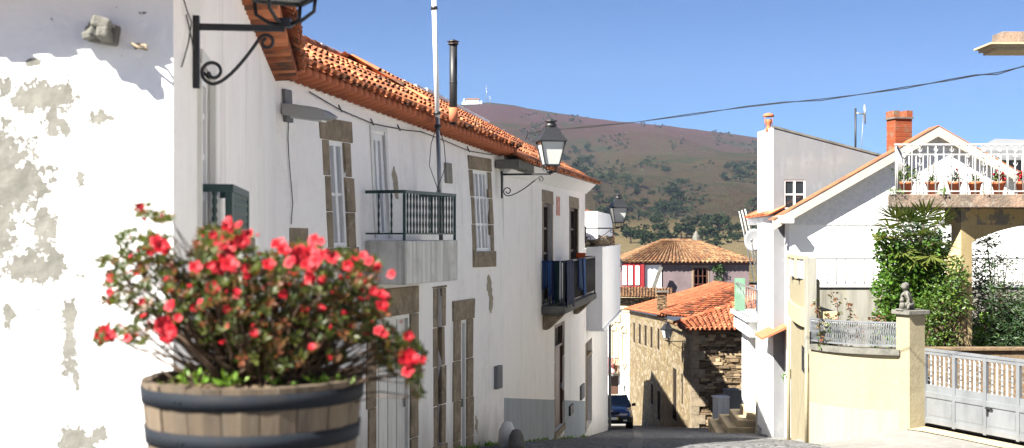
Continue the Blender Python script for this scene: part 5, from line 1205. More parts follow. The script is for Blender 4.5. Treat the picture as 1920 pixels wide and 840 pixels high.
# white cabinet and concrete pillar
c=W(1352,790,51.0)
t=thing('meter_cabinet',c,'white metal meter cabinet standing left of the concrete pillar','cabinet')
zg0=zg(c.x,51)
mb=MB(); mb.box((c.x,51,zg0+.62),(.52,.45,1.30),.35); mb.build('body',M['white_door'],t,bevel=.01)
mb=MB(); mb.box((c.x,51,zg0+1.30),(.60,.52,.06),.35); mb.build('lid',M['plaster_clean'],t,bevel=.01)
t=tag((lambda mb:(mb.box((c.x+.48,51.2,zg0+.75),(.52,.60,1.55),.35),mb.box((c.x+.48,51.2,zg0+1.55),(.60,.68,.06),.35),mb.build('concrete_pillar',M['concrete'],bevel=.015))[2])(MB()),'square pale concrete pillar between the white cabinet and the dark iron gate','pillar')
t=thing('iron_gate',(9.0,52.0,zg0),'dark iron gate in shade between the concrete pillar and the steps','gate')
mb=MB(); xa=W(1377,0,52).x; xb=W(1393,0,52).x
for i in range(7): x=lerp(xa,xb,i/6); mb.bar((x,52,zg0),(x,52,zg0+1.2),.025)
mb.bar((xa,52,zg0+.15),(xb,52,zg0+.15),.04); mb.bar((xa,52,zg0+1.15),(xb,52,zg0+1.15),.04); mb.build('bars',M['iron_black'],t)
mb=MB(); mb.box(((xa+xb)/2,52.03,zg0+.65),(xb-xa,.012,.9)); mb.build('sheet',M['iron_black'],t)

# ---- tall block with terracotta chimney pot
t=thing('tall_block',W(1450,440,36.9),'tall narrow building with bright white edge and bare grey cement side wall','building')
p0=Vector((W(1450,0,36.9).x,36.9)); pL=Vector((p0.x+.0683*3.7,40.6)); pR=Vector((W(1672,0,36.9).x,36.9))
def V3(p,z): return Vector((p.x,p.y,z))
zt0=W(0,238,36.9).z; ztL=W(0,248,40.6).z; ztR=W(0,297,36.9).z
mb=MB(); mb.quad(V3(p0,-6),V3(pL,-6),V3(pL,ztL),V3(p0,zt0),.5); mb.build('white_wall',M['plaster_clean'],t)
wK=Wall(p0,pR); q=wK.R(1470,1510,337,392); 
mb=MB(); facade(wK,mb,0,wK.L,-6,lambda u:lerp(zt0,ztR,u/wK.L),[q],.12,nu=3)
pB=Vector((pR.x,40.6)); mb.quad(V3(pR,-6),V3(pB,-6),V3(pB,ztR),V3(pR,ztR),.5); mb.quad(V3(pB,-6),V3(pL,-6),V3(pL,ztL),V3(pB,ztR),.5); mb.quad(V3(p0,zt0-.05),V3(pR,ztR-.05),V3(pB,ztR-.05),V3(pL,ztL-.05),.5)
mb.build('cement_wall',M['cement'],t)
mb=MB(); n_=8
for i in range(n_):
    a=wK.L*i/n_; b=wK.L*(i+1)/n_; f=lambda u: lerp(zt0,ztR,u/wK.L); mb.hexa([wK.P(a,f(a)-.02,.03),wK.P(b,f(b)-.02,.03),wK.P(b,f(b)-.02,-.2),wK.P(a,f(a)-.02,-.2),wK.P(a,f(a)+.04,.03),wK.P(b,f(b)+.04,.03),wK.P(b,f(b)+.04,-.2),wK.P(a,f(a)+.04,-.2)],.5)
mb.build('coping',M['stone_grey'],t)
window(wK,q[0],q[1],q[2],q[3],t,M['white_paint'],M['glass_dark'],-.05,2,2,.04,.04)
p=W(1441,243,38); k=38/F; t=thing('chimney_pot',p,'small terracotta chimney pot with a mushroom cap on the white edge of the tall block','chimney')
mb=MB(); mb.lathe([(6*k,-4*k),(6*k,3*k),(4.3*k,4*k),(4.5*k,9*k),(6.5*k,14*k),(6*k,19*k),(3*k,19*k)],p,12); mb.build('pot',M['terracotta'],t)
mb=MB(); mb.lathe([(10.5*k,24*k),(11*k,26*k),(7*k,30*k),(1*k,31.5*k)],p,14)
for a in range(4): mb.tube([p+Vector((9.5*k*math.cos(a*1.57+.6),9.5*k*math.sin(a*1.57+.6),5*k)),p+Vector((9.5*k*math.cos(a*1.57+.6),9.5*k*math.sin(a*1.57+.6),25*k))],.6*k,5)
mb.build('cap',M['terracotta'],t)
# aerial
p=W(1604,322,37.4); k=37.4/F; t=thing('roof_aerial',p,'thin steel aerial with side arm standing behind the sloping cream roof edge','aerial')
mb=MB(); mb.tube([p,p+Vector((0,0,119*k))],.030,6); mb.tube([p+Vector((0,0,24*k)),p+Vector((13*k,0,14*k)),p+Vector((13*k,0,-4*k))],.016,5); mb.build('mast',M['iron_black'],t)
mb=MB(); mb.tube([p+Vector((0,0,110*k)),p+Vector((18*k,0,108*k))],.02,5); mb.tube([p+Vector((18*k,0,126*k)),p+Vector((18*k,0,90*k))],.022,5); mb.tube([p+Vector((16*k,0,126*k)),p+Vector((16*k,0,100*k))],.012,5); mb.tube([p+Vector((15*k,0,106*k)),p+Vector((12*k,0,60*k)),p+Vector((11*k,0,10*k))],.010,5); mb.build('dipole',M['galv'],t)
# brick chimney
p=W(1686,292,36.9); k=36.9/F; t=thing('brick_chimney',p+Vector((0,0,-.6)),'square orange brick chimney with two stub pots above the cream roof edge','chimney')
mb=MB(); c=R(12); 
for i in range(26): mb.box(p+Vector((0,0,(-39+i*4.2)*k)),((34-(i%2)*.5)*k,(34-(i%2)*.5)*k,4.0*k),c)
mb.build('stack',M['brick'],t)
mb=MB(); mb.box(p+Vector((0,0,69.5*k)),(39*k,39*k,3*k),c); mb.build('collar',M['stone_grey'],t)
for s in (-1,1): mb=MB(); mb.box(p+Vector((s*12*k,0,77*k)),(12*k,30*k,13*k),c); mb.build('pot',M['brick'],t)
# ---- distant grey roofed house behind the roof terrace
t=thing('grey_roofed_house',W(1860,440,46),'house with grey roof glimpsed behind the roof terrace railing','house')
a=W(1835,285,44); b=W(1990,285,44)
mb=MB(); mb.box(((a.x+b.x)/2,46.5,-1.6),(b.x-a.x,5,9)); mb.build('wall',M['cement'],t)
mb=MB(); A,B,A2,B2=W(1790,300,43.5),W(2000,300,43.5),W(1866,260,46.5),W(1990,264,46.5); mb.quad(A,B,B2,A2); mb.hexa([A,B,B+Vector((0,.1,0)),A+Vector((0,.1,0)),A+Vector((0,0,.1)),B+Vector((0,0,.1)),B+Vector((0,.1,.1)),A+Vector((0,.1,.1))]); mb.quad(A,A2,A2+Vector((0,4,-1)),A+Vector((0,6,0))); mb.build('roof',M['cement'],t)

# ---- cream annex with curved balcony and garden wall ------------------------------------
wY=pxwall(1518,24.7,1483,30.0)
tY=thing('cream_annex',(wY.p0.x,wY.p0.y,-4),'cream house corner with small grille window and curved balcony above','building')
zgY=lambda u: zg(*wY.P(u,0).xy)-.3
zY=-1.87; q=wY.R(1503,1511,655,705,ref=1511)
mb=MB(); facade(wY,mb,0,wY.L,zgY,zY,[q],.1)
mb.quad(wY.P(wY.L,-5.5),Vector((7.6,30.4,-5.5)),Vector((7.6,30.4,zY)),wY.P(wY.L,zY),.5); mb.quad(wY.P(0,zY),wY.P(wY.L,zY),Vector((7.6,30.4,zY)),Vector((6.4,25.2,zY)),.5)
mb.build('wall',M['cream'],tY)
window(wY,q[0],q[1],q[2],q[3],tY,M['iron_black'],M['glass_pale'],-.03,3,6,.03,.02)
def strip(name,pts,z0,z1,th,mat,par,bevel=0,n=6):
    """curved wall along plan points (x,y), thickness th to the left/back"""
    P=[Vector(p) for p in pts]; out=[]
    def cr(i,t):
        p=[P[max(0,i-1)],P[i],P[i+1],P[min(len(P)-1,i+2)]]; return .5*((2*p[1])+(p[2]-p[0])*t+(2*p[0]-5*p[1]+4*p[2]-p[3])*t*t+(-p[0]+3*p[1]-3*p[2]+p[3])*t**3)
    for i in range(len(P)-1):
        for k in range(n): out.append(cr(i,k/n))
    out.append(P[-1]); mb=MB(); L=len(out); vs=[]
    z0f=z0 if callable(z0) else (lambda x,y:z0); z1f=z1 if callable(z1) else (lambda x,y:z1)
    for i,p in enumerate(out):
        t=(out[min(i+1,L-1)]-out[max(i-1,0)]).normalized(); nn_=Vector((-t.y,t.x))
        if nn_.dot(p)<0: nn_=-nn_
        b=p+nn_*th; vs += [(p.x,p.y,z0f(p.x,p.y)),(p.x,p.y,z1f(p.x,p.y)),(b.x,b.y,z1f(p.x,p.y)),(b.x,b.y,z0f(p.x,p.y))]
    fs=[(i*4+k,i*4+(k+1)%4,i*4+4+(k+1)%4,i*4+4+k) for i in range(L-1) for k in range(4)]+[(0,1,2,3),((L-1)*4+3,(L-1)*4+2,(L-1)*4+1,(L-1)*4)]
    mb.add(vs,fs,.5); return (mb.build(name,mat,par) if name else None),out
XY=lambda px,d: ((px-960)/F*d,d)
bal=[XY(1521,24.95),XY(1514,25.4),XY(1498,26.4),XY(1483,28.2),XY(1477,30.2)]
strip('balcony_slab',bal,-1.86,-1.50,.5,M['cream_pink'],tY)
strip('parapet',[Vector(p)+Vector((.06,.06)) for p in map(Vector,bal)],-1.50,-.88,.12,M['cream'],tY)
mb=MB()
for (px,d,w_) in ((1481,28.4,.10),(1497,26.6,.10),(1513,25.6,.06)):
    x,y=XY(px,d); mb.box((x,y+.1,-.68),(w_,.10,.46))
pts_=[XY(1481,28.4),XY(1497,26.6),XY(1516,25.6)]
for a,b in zip(pts_[:-1],pts_[1:]): mb.bar((a[0],a[1]+.1,-.46),(b[0],b[1]+.1,-.46),.07)
mb.build('glazing_frame',M['cream_pink'],tY)
mb=MB()
for a,b in zip(pts_[:-1],pts_[1:]): mb.quad((a[0],a[1]+.1,-.9),(b[0],b[1]+.1,-.9),(b[0],b[1]+.1,-.48),(a[0],a[1]+.1,-.48))
mb.build('glazing',M['glass_blue'],tY)
mb=MB(); mb.tube([wY.P(wY.L-.1,-5.1,.06),wY.P(wY.L-.1,-2,.06)],.045,8); mb.build('drainpipe',M['cream'],tY); mb=MB(); mb.tube([wY.P(.1,-4.1,.05),wY.P(.1,-2.3,.05)],.035,8); mb.build('drainpipe',M['cream'],tY)
# grey concrete post
p=W(1521,560,24.85); mb=MB(); zt_=W(0,483,24.85).z; mb.hexa([(p.x-.10,24.8,-2.6),(p.x+.10,24.8,-2.6),(p.x+.10,25.0,-2.6),(p.x-.10,25.0,-2.6),(p.x-.095,24.8,zt_),(p.x+.095,24.8,zt_),(p.x+.095,25.0,zt_),(p.x-.095,25.0,zt_)]); tag(mb.build('concrete_post',M['cement_light'],bevel=.01),'tall grey concrete post between the curved balcony and the white terrace railing','post')
# garden wall (curved) with coping
gw=[XY(1518,24.66),XY(1545,24.22),XY(1580,23.87),XY(1620,23.62),XY(1660,23.46),XY(1686,23.36)]
tGW=thing('garden_wall',(gw[2][0],gw[2][1],-4),'curved cream painted garden wall with grey coping beside the square pillar','wall')
strip('wall',gw,lambda x,y:zg(x,y)-.3,-2.20,.25,M['cream'],tGW)
strip('coping',[Vector(p)-Vector((.02,.07)) for p in map(Vector,gw)],-2.20,-2.10,.36,M['stone_grey'],tGW)
M['whitewash']=pmat('thin_whitewash',(.30,.275,.20),[((.25,.22,.145),1.2,(8,8,.4),.45,.7,.6)],.9,.2,30)
def basez(x,y): return zg(x,y)+.02
strip('whitewashed_base',[Vector(p)-Vector((.002,.006)) for p in map(Vector,gw)],lambda x,y:zg(x,y)-.2,-3.22,.004,M['whitewash'],tGW)
# fence on the wall
t=thing('wall_fence',(gw[2][0],gw[2][1],-2.1),'low silver metal fence of wavy slats on the curved garden wall','fence')
_,fo=strip(None,[Vector(p)+Vector((.05,.10)) for p in map(Vector,gw)],0,1,.1,None,None)
Lt=[0]
for a,b in zip(fo[:-1],fo[1:]): Lt.append(Lt[-1]+(b-a).length)
def along(s):
    for i in range(len(fo)-1):
        if s<=Lt[i+1]: return lerp(fo[i],fo[i+1],(s-Lt[i])/(Lt[i+1]-Lt[i]))
    return fo[-1]
mb=MB(); n_=46
for i in range(n_+1):
    p=along(Lt[-1]*i/n_); z=-2.04
    mb.bar(V3(p,z),V3(p,-1.62),.012,.012)
for i in range(0,n_):
    p=along(Lt[-1]*(i+.5)/n_); pts=[]
    for k in range(9): pts.append(V3(p+Vector((.014*math.sin(k*1.57+.5),.0)),lerp(-2.04,-1.62,k/8)))
    mb.tube(pts,[.004,.011]*4+[.004],4)
mb.build('slats',M['alu'],t)
mb=MB()
for z in (-2.04,-1.62):
    for i in range(24): a,b=along(Lt[-1]*i/24),along(Lt[-1]*(i+1)/24); mb.bar(V3(a,z),V3(b,z),.035,.03)
for s in (0,1): p=along(Lt[-1]*s); mb.bar(V3(p,-2.10),V3(p,-1.60),.04)
mb.build('frame',M['alu'],t)
# square gate pillar
Cn=Vector((7.17,23.1)); tl=Vector((-.402,.916)); tr=Vector((.916,.402))
def sq(mb,c,s,l,z0,z1,e=0,rnd=.5):
    c=c-tl*e-tr*e; a=s+2*e; b=l+2*e
    P=[c,c+tr*b,c+tr*b+tl*a,c+tl*a]; mb.hexa([V3(p,z0) for p in P]+[V3(p,z1) for p in P],rnd)
t=thing('gate_pillar',(Cn.x,Cn.y+.2,-3.6),'square cream pillar with slab cap at the left end of the metal gate','pillar')
mb=MB(); sq(mb,Cn,.355,.367,-3.85,-1.45); mb.build('shaft',M['cream'],t,bevel=.01)
mb=MB(); sq(mb,Cn,.355,.367,-1.45,-1.37,.06); mb.build('cap',M['stone_grey'],t,bevel=.01)
# statue
t=thing('garden_statue',(7.22,23.35,-1.37),'small weathered grey stone statue of a seated child with a little animal on the pillar','statue')
def skin(name,verts,edges,rad,mat,par,sub=2):
    me=bpy.data.meshes.new(name); org=ORG[par.name]; me.from_pydata([tuple(Vector(v)-org) for v in verts],edges,[]); me.materials.append(mat)
    o=bpy.data.objects.new(name,me); C.objects.link(o); o.parent=par; ORG[o.name]=org
    m=o.modifiers.new('skin','SKIN'); 
    if not me.skin_vertices: 
        bpy.context.view_layer.objects.active=o
    for i,r in enumerate(rad):
        me.skin_vertices[0].data[i].radius=(r,r)
    me.skin_vertices[0].data[0].use_root=True
    s=o.modifiers.new('sub','SUBSURF'); s.levels=sub; s.render_levels=sub; return o
b=Vector((7.21,23.28,-1.37)); S=.46
def q(x,y,z): return b+(tr*x).to_3d()*S+(tl*y).to_3d()*S+Vector((0,0,z*S))
vs=[q(.20,.1,.18),q(.12,.1,.45),q(.02,.1,.66),q(-.06,.1,.78),q(-.10,.1,.88), q(-.12,-.05,.62),q(-.08,-.12,.42),q(-.14,-.10,.22), q(-.12,.24,.6),q(-.12,.26,.4),q(-.14,.2,.22), q(.05,-.12,.20),q(-.12,-.14,.20),q(-.14,-.14,.04), q(.05,.3,.2),q(-.12,.3,.2),q(-.14,.3,.04), q(.34,.1,.12)]
ed=[(0,1),(1,2),(2,3),(3,4),(2,5),(5,6),(6,7),(2,8),(8,9),(9,10),(0,11),(11,12),(12,13),(0,14),(14,15),(15,16),(0,17)]
rd=[.15,.13,.12,.06,.11,.055,.045,.04,.055,.045,.04,.08,.065,.05,.08,.065,.05,.12]
try:
    o=skin('figure',vs,ed,[r_*S for r_ in rd],M['stone_grey'],t)
except Exception as ex:
    print('skin failed',ex); 
mb=MB(); mb.ball(q(-.12,.1,.93),.135*S,10,8,(1,1,1.1)); mb.ball(q(-.03,.1,.97),.12*S,8,6,(1,1,1.1),.12); mb.ball(q(-.25,.1,.90),.03*S,6,5); mb.build('head',M['stone_grey'],t)
mb=MB(); mb.ball(q(-.30,.0,.20),.12*S,8,6,(1,1,1.3)); mb.ball(q(-.34,-.02,.40),.09*S,8,6); mb.ball(q(-.40,-.03,.38),.045*S,6,5); mb.ball(q(-.30,.04,.49),.03*S,6,5); mb.ball(q(-.34,-.08,.49),.03*S,6,5); mb.build('animal',M['stone_grey'],t)
mb=MB(); mb.box(q(.05,.08,.02),(.42*1.0,.2,.03),R(23)); mb.build('plinth',M['stone_grey'],t,bevel=.008)

# ---- gate ---------------------------------------------------------------------------
wGt=Wall((7.52,23.28),(9.05,19.70)); 
if wGt.n.x>0: wGt.n=-wGt.n
t=thing('metal_gate',wGt.P(0,-3.45),'long silver grey metal gate with solid lower panels and a dark handle','gate')
zb_,zt_=-3.43,-2.11; mb=MB(); n_=5; pw=wGt.L/5.2
def gz(z): return z
post=[i*pw for i in range(6)]
for i,u in enumerate(post):
    if u<=wGt.L: wGt.box(mb,u-.035,u+.035,zb_,zt_,-.03,.035)
wGt.box(mb,-.03,wGt.L,zt_,zt_+.05,-.035,.04); wGt.box(mb,-.02,wGt.L,zb_+.02,zb_+.12,-.022,.028); wGt.box(mb,-.02,wGt.L,zt_-.83+.0,zt_-.73,-.022,.028); wGt.box(mb,-.02,wGt.L,zt_-.06,zt_,-.022,.028)
mb.build('frame',M['alu'],t,bevel=.004)
for i in range(5):
    a,b=post[i]+.035,min(post[i]+pw-.035,wGt.L); mb=MB(); wGt.box(mb,a,b,zb_+.12,zt_-.83,-.012,.008); wGt.box(mb,a+.03,b-.03,zb_+.17,zt_-.88,.008,.014); mb.build('lower_panel',M['alu'],t)
    mb=MB(); wGt.box(mb,a,b,zt_-.73,zt_-.60,-.012,.010); mb.build('middle_rail',M['alu'],t); mb=MB()
    for k in range(1,6):
        u=lerp(a,b,k/6); wGt.box(mb,u-.012,u+.012,zt_-.60,zt_-.06,-.012,.012)
    mb.build('bars',M['white_paint'],t)
    for k in range(3):
        mb=MB(); u=lerp(a,b,(2*k+1)/6)
        for j in range(5):
            z=lerp(zt_-.54,zt_-.16,j/4); s=1 if j%2 else -1; mb.bar(wGt.P(u-.055*s,z-.02,.016),wGt.P(u+.055*s,z+.03,.016),.022,.01)
        mb.bar(wGt.P(u,zt_-.58,.016),wGt.P(u,zt_-.08,.016),.010); mb.build('spiked_bar',M['alu'],t)
    
mb=MB(); u=post[2]+.05; z=zt_-.86; wGt.box(mb,u-.01,u+.03,z-.12,z+.03,.014,.03); wGt.box(mb,u,u+.14,z-.0,z+.03,.04,.07); wGt.box(mb,u,u+.025,z-.0,z+.03,.014,.05); mb.build('handle',M['iron_black'],t)

mb=MB(); P=[(7.56,23.45),(9.6,18.9),(14,18.9),(14,25),(8.0,25.0)]; mb.poly([(x,y,-3.475) for x,y in P],.5); tag(mb.build('shade_dark_driveway',M['garden'],org=(0,0,0)),kind='structure')  # dark sheet: its colour stands in for the shade behind the gate
# ---- terrace wall and white railing in front of the gabled house --------------------
M['rail_grey']=pmat('grey_painted_rail',(.085,.09,.095),(),.5)
yT=33.; tT=thing('terrace_wall',(10,yT,-3),'stained grey cement terrace wall in front of the white gabled house','wall')
x0=W(1527,0,yT).x; x1=15.2
mb=MB(); mb.box(((x0+x1)/2,yT+.1,-3.6),(x1-x0,.2,4.5)); mb.box(((x0+x1)/2,yT+1.6,-1.45),(x1-x0,2.9,.16)); mb.build('wall',M['cement_light'],tT)
mb=MB(); mb.box(((x0+x1)/2,yT+.08,-1.325),(x1-x0,.26,.05)); mb.build('coping',M['plaster_clean'],tT)
t=thing('terrace_railing',(10,yT,-1.3),'thin white railing on the grey terrace wall in front of the gabled house','railing')
mb=MB(); n_=int((x1-x0)/.24)
for i in range(n_):
    x=x0+.1+i*.24; mb.tube([(x,yT+.05,-1.30),(x,yT+.05,-.62)],.013,4)
    if i%3==1:
        for z in (-1.05,-.88,-.72): mb.tube([(x-.05,yT+.05,z+.05),(x,yT+.05,z),(x+.05,yT+.05,z+.05)],.006,4)
mb.bar((x0,yT+.05,-.62),(x1,yT+.05,-.62),.03); mb.bar((x0,yT+.05,-1.24),(x1,yT+.05,-1.24),.02); mb.build('bars',M['rail_grey'],t)

# ---- carport with roof terrace ---------------------------------------------------------
tK=thing('roof_terrace',(10.5,28,-3.5),'mottled concrete roof terrace slab on an arched cream pillar beside the gate','terrace')
ys_=27.3; xs0=W(1665,0,ys_).x; xs1=12.6
mb=MB(); g=random.Random(19)
SH=lambda y: (y-ys_)*.335
mb=MB(); mb.hexa([(xs0,ys_,.575),(xs1,ys_,.575),(xs1,ys_+3.6,.575),(xs0+SH(ys_+3.6),ys_+3.6,.575),(xs0,ys_,.865),(xs1,ys_,.865),(xs1,ys_+3.6,.865),(xs0+SH(ys_+3.6),ys_+3.6,.865)])
M['slabedge']=pmat('lichen_stained_concrete',(.19,.145,.11),[((.10,.085,.07),2.2,(1,1,1),.42,.62,.85),((.30,.28,.24),9,(1,1,1),.56,.66,.8),((.36,.24,.17),1.2,(1,1,1),.5,.65,.7)],.95,.7,20,.03)
mb.build('slab',M['slabedge'],tK,bevel=.02)
ca=Vector((W(1802,0,27.62).x,27.62)); a_l=Vector((-.40,.916)); a_r=Vector((.926,.377))
def pb(mb,c,s,l,z0,z1):
    P=[c,c+a_r*l,c+a_r*l+a_l*s,c+a_l*s]; mb.hexa([V3(p,z0) for p in P]+[V3(p,z1) for p in P],.5)
mb=MB(); pb(mb,ca,.48,.30,-3.6,-.2)
M['ochre']=pmat('pale_ochre_paint',(.50,.39,.20),[((.36,.27,.14),1.6,(2,2,.5),.45,.7,.6)],.9,.3,20)
mb.build('pillar',M['ochre'],tK)
M['peelcream']=pmat('peeling_ochre_paint',(.52,.40,.20),[((.17,.17,.175),2.3,(1,1,1),.49,.53,.85),((.36,.26,.13),5,(1,1,1),.5,.7,.5)],.9,.5,16,.02)
# beam with arched underside (segments along a_r)
mb=MB(); K=16; Lb=2.4
for i in range(K):
    f0,f1=i/K,(i+1)/K
    def und(f): 
        z_sp=-.18; r=.42; return z_sp+r*math.sin(min(1,f*1.0)*math.pi/2)**.8
    a=ca+a_r*(Lb*f0); b=ca+a_r*(Lb*f1); 
    if f0*Lb<.26: z0=z1=-.2
    else: z0=und((f0*Lb-.26)/(Lb-.26)); z1=und((f1*Lb-.26)/(Lb-.26))
    q_=[V3(a,z0),V3(b,z1),V3(b+a_l*.3,z1),V3(a+a_l*.3,z0),V3(a,.215),V3(b,.215),V3(b+a_l*.3,.215),V3(a+a_l*.3,.215)]; mb.hexa(q_,.5)
mb.build('arch',M['ochre'],tK)
mb=MB(); c=ca-a_l*.012-a_r*.012; P=[c,c+a_r*2.6,c+a_r*2.6+a_l*.50,c+a_l*.50]; mb.hexa([V3(p,.217) for p in P]+[V3(p,.572) for p in P],.5); mb.build('beam',M['peelcream'],tK)
# other supports, right (out of view) and back
for x_,y_ in ((12.45,28.6),(12.45,30.5)): mb=MB(); mb.box((x_,y_,-1.5),(.35,.4,4.1)); mb.build('pillar',M['cream'],tK)
# terrace railing
yR=ys_+.08; x0=W(1680,0,yR).x; x1=xs1-.05
t=thing('terrace_railing',(x0,yR,.87),'tall white railing with spiky ornaments behind potted plants on the roof terrace','railing')
zt_=lambda x: 1.93+.0*(x-x0); zb_=.90
mb=MB(); n_=int((x1-x0)/.17)
for i in range(n_+1): x=x0+i*.17; mb.tube([(x,yR,.87),(x,yR,1.93)],.0115 if i%5 else .02,6)
mb.bar((x0-.03,yR,1.93),(x1,yR,1.93),.05,.04); mb.bar((x0,yR,.93),(x1,yR,.93),.04,.03); mb.bar((x0,yR,1.93),(x0+SH(ys_+3.4),yR+3.4,1.93),.04); mb.bar((x0,yR,.93),(x0+SH(ys_+3.4),yR+3.4,.93),.03)
for i in range(1,17): y=yR+i*.2; mb.tube([(x0+SH(y),y,.87),(x0+SH(y),y,1.93)],.014,5)
mb.build('bars',M['rail_white'],t)
mb=MB()
for i in range(1,n_,2):
    x=x0+i*.17
    if i%6==0: continue
    for z in (1.1,1.28,1.46,1.64,1.76):
        for s in (-1,1): mb.tube([(x,yR-.01,z),(x+s*.035,yR-.015,z+.035),(x+s*.045,yR-.015,z+.085)],[.011,.008,.003],4)
        mb.tube([(x,yR,z-.015),(x,yR,z+.015)],.018,6)
mb.build('spiky_ornaments',M['rail_white'],t)
# back railing far side
mb=MB(); yb=ys_+3.5
for i in range(n_-6): x=x0+SH(yb)+i*.17; mb.tube([(x,yb,.87),(x,yb,1.93)],.013,4)
mb.bar((x0+SH(yb),yb,1.93),(x1,yb,1.93),.035); mb.build('back_bars',M['rail_white'],t)
# potted plants
g=random.Random(23)
pots=[(1700,'sprawling light green succulent in a terracotta pot at the left end of the terrace railing',M['shrub'],.26,0),(1748,'nearly bare terracotta pot with two thin stalks, second from the left on the terrace',M['shrub'],.10,0),(1790,'dark leafy plant with a few red blooms in a terracotta pot on the terrace',M['dark_leaf'],.17,4),(1828,'terracotta pot with a small low green plant in the middle of the terrace row',M['shrub'],.10,0),(1872,'red flowering plant in a bright terracotta pot on the roof terrace',M['shrub'],.16,30),(1917,'red flowering plant in a pot cut by the right edge of view on the terrace',M['shrub'],.16,24)]
for px,lab,lm,pr,nf in pots:
    p=W(px,358,27.1+.62); p.y=27.72; p.x=(px-960)/F*27.72; p.z=.868
    t=thing('potted_plant',p,lab,'potted plant','potted plants along the terrace railing')
    mb=MB(); mb.lathe([(.085,0),(.135,.22),(.15,.225),(.155,.28),(.135,.28),(.13,.23),(.02,.22)],p,14); mb.build('pot',M['terracotta'],t)
    mb=MB()
    for k in range(int(300*pr/.16*.5)): 
        d=rdir(g,.0,1); leaf(mb,p+Vector((0,0,.28))+Vector((d.x*pr,d.y*pr*.7,d.z*pr*1.4))*g.random()**.5,rdir(g,-.3,1),rdir(g),g.uniform(.035,.07),.03,g)
    if px==1700:
        for k in range(10): d=rdir(g,.2,1); 
        for k in range(60): d=rdir(g,-.1,1); leaf(mb,p+Vector((-.05,0,.35))+d*g.uniform(.1,.3),d,rdir(g),.11,.04,g)
    mb.build('foliage',lm,t)
    mb=MB()
    for k in range(4): a=g.uniform(0,6.28); mb.tube([p+Vector((.02,0,.22)),p+Vector((.06*math.cos(a),.04,.45)),p+Vector((.09*math.cos(a),.05,.28+pr*1.5+(.25 if px==1748 else 0)))],.006,4)
    mb.build('stem',M['stem'],t)
    if nf:
        mb=MB()
        for k in range(nf): d=rdir(g,.0,1); mb.ball(p+Vector((0,-.02,.30))+Vector((d.x*pr*.95,d.y*pr*.7,d.z*pr*1.5))*g.uniform(.5,1),g.uniform(.018,.034),6,4,jit=.2)
        mb.build('bloom_cluster',M['petal'],t)
# cream flat roof at top right
t=thing('flat_roofed_house',(12.5,26,-3.5),'cream flat roof edge with dark chimney block entering at the top right','house')
xa=W(1858,0,24).x
mb=MB(); zc=W(0,86,24).z
mb.box((xa+2.6,24.45,zc+.055),(5.2,.9,.035)); mb.box((xa+2.65,24.45,zc+.01),(5.15,.8,.055)); mb.box((xa+2.7,24.45,zc-.045),(5.1,.7,.05)); mb.build('cornice',M['cream_pink'],t)
mb=MB(); mb.box((12.9,24.9,-.2),(1.6,1.6,7.2)); mb.build('wall',M['cream'],t)
mb=MB(); mb.box((xa+1.80,24.5,zc+.19),(3.0,.5,.24)); mb.build('chimney_block',M['slabedge'],t,bevel=.01)

# ---- garden -----------------------------------------------------------------------------
mb=MB(); P=[(6.1,24.75),(6.4,24.5),(7.0,24.1),(7.45,24.0),(7.95,24.9),(8.2,26.3),(15,26.6),(15,33),(8.8,33),(8.7,30.4),(7.2,27.2)]
vs=[(x,y,-2.35 if y<30 else -2.9) for x,y in P]; n=len(vs); mb.add(vs+[(x,y,-4.6) for x,y in P],[tuple(range(n))]+[(i,n+i,n+(i+1)%n,(i+1)%n) for i in range(n)],.5); tag(mb.build('raised_garden_bed',M['garden'],org=(0,0,0)),kind='structure')
mb=MB(); mb.box((11.35,24.95,-2.95),(6.7,.2,1.4)); mb.box((11.35,24.93,-2.22),(6.7,.28,.06)); tag(mb.build('low_garden_wall',M['slate_stone'],bevel=.01),'low brown garden wall seen through the gate bars','wall')
g=random.Random(31)
def blobfill(mb,blobs,d,L,g,W_=.7,dens=1.0,dep=.5,vertical=0):
    for (cx,cy,rx,ry,n_) in blobs:
        c=W(cx,cy,d); kx=rx*d/F; kz=ry*d/F
        for _ in range(int(n_*dens)):
            v=rdir(g); r=g.random()**.4; p=c+Vector((v.x*kx*r,v.y*dep*r,v.z*kz*r))
            dr=rdir(g,-.6,.7); 
            if vertical: dr=(dr+Vector((0,0,-vertical))).normalized()
            leaf(mb,p,dr,rdir(g),L*g.uniform(.6,1.3),L*W_*g.uniform(.7,1.2),g)
def stems(mb,base,tips,g,r=.02):
    for tpt in tips:
        m_=lerp(base,tpt,.5)+Vector((g.uniform(-.1,.1),g.uniform(-.1,.1),.05)); mb.tube([base+Vector((g.uniform(-.06,.06),g.uniform(-.06,.06),0)),m_,tpt],[r,r*.7,r*.3],5)
def bush(name,lab,cat,blobs,d,L,mat,base_px,W_=.7,dep=.5,seed=1,vertical=0,zb=-2.36):
    g=random.Random(seed); b=W(base_px,500,d); b.z=zb
    t=thing(name,b,lab,cat); mb=MB(); blobfill(mb,blobs,d,L,g,W_,1,dep,vertical); mb.build('foliage',mat,t)
    mb=MB(); stems(mb,b,[W(cx,cy,d) for cx,cy,_,_,_ in blobs],g,.025); mb.build('stem',M['stem'],t); return t
bush('ivy_bush','bright green ivy mass below the palm fronds, behind the pillar with the statue','ivy',[(1665,470,22,45,550),(1660,540,22,45,600),(1700,500,45,50,1300),(1740,540,40,60,1200),(1690,580,40,35,700),(1745,490,25,45,600),(1655,590,14,20,150),(1700,620,50,40,700),(1648,445,10,18,60),(1760,600,40,60,700)],26.0,.085,M['ivy'],1705,.95,.55,2)
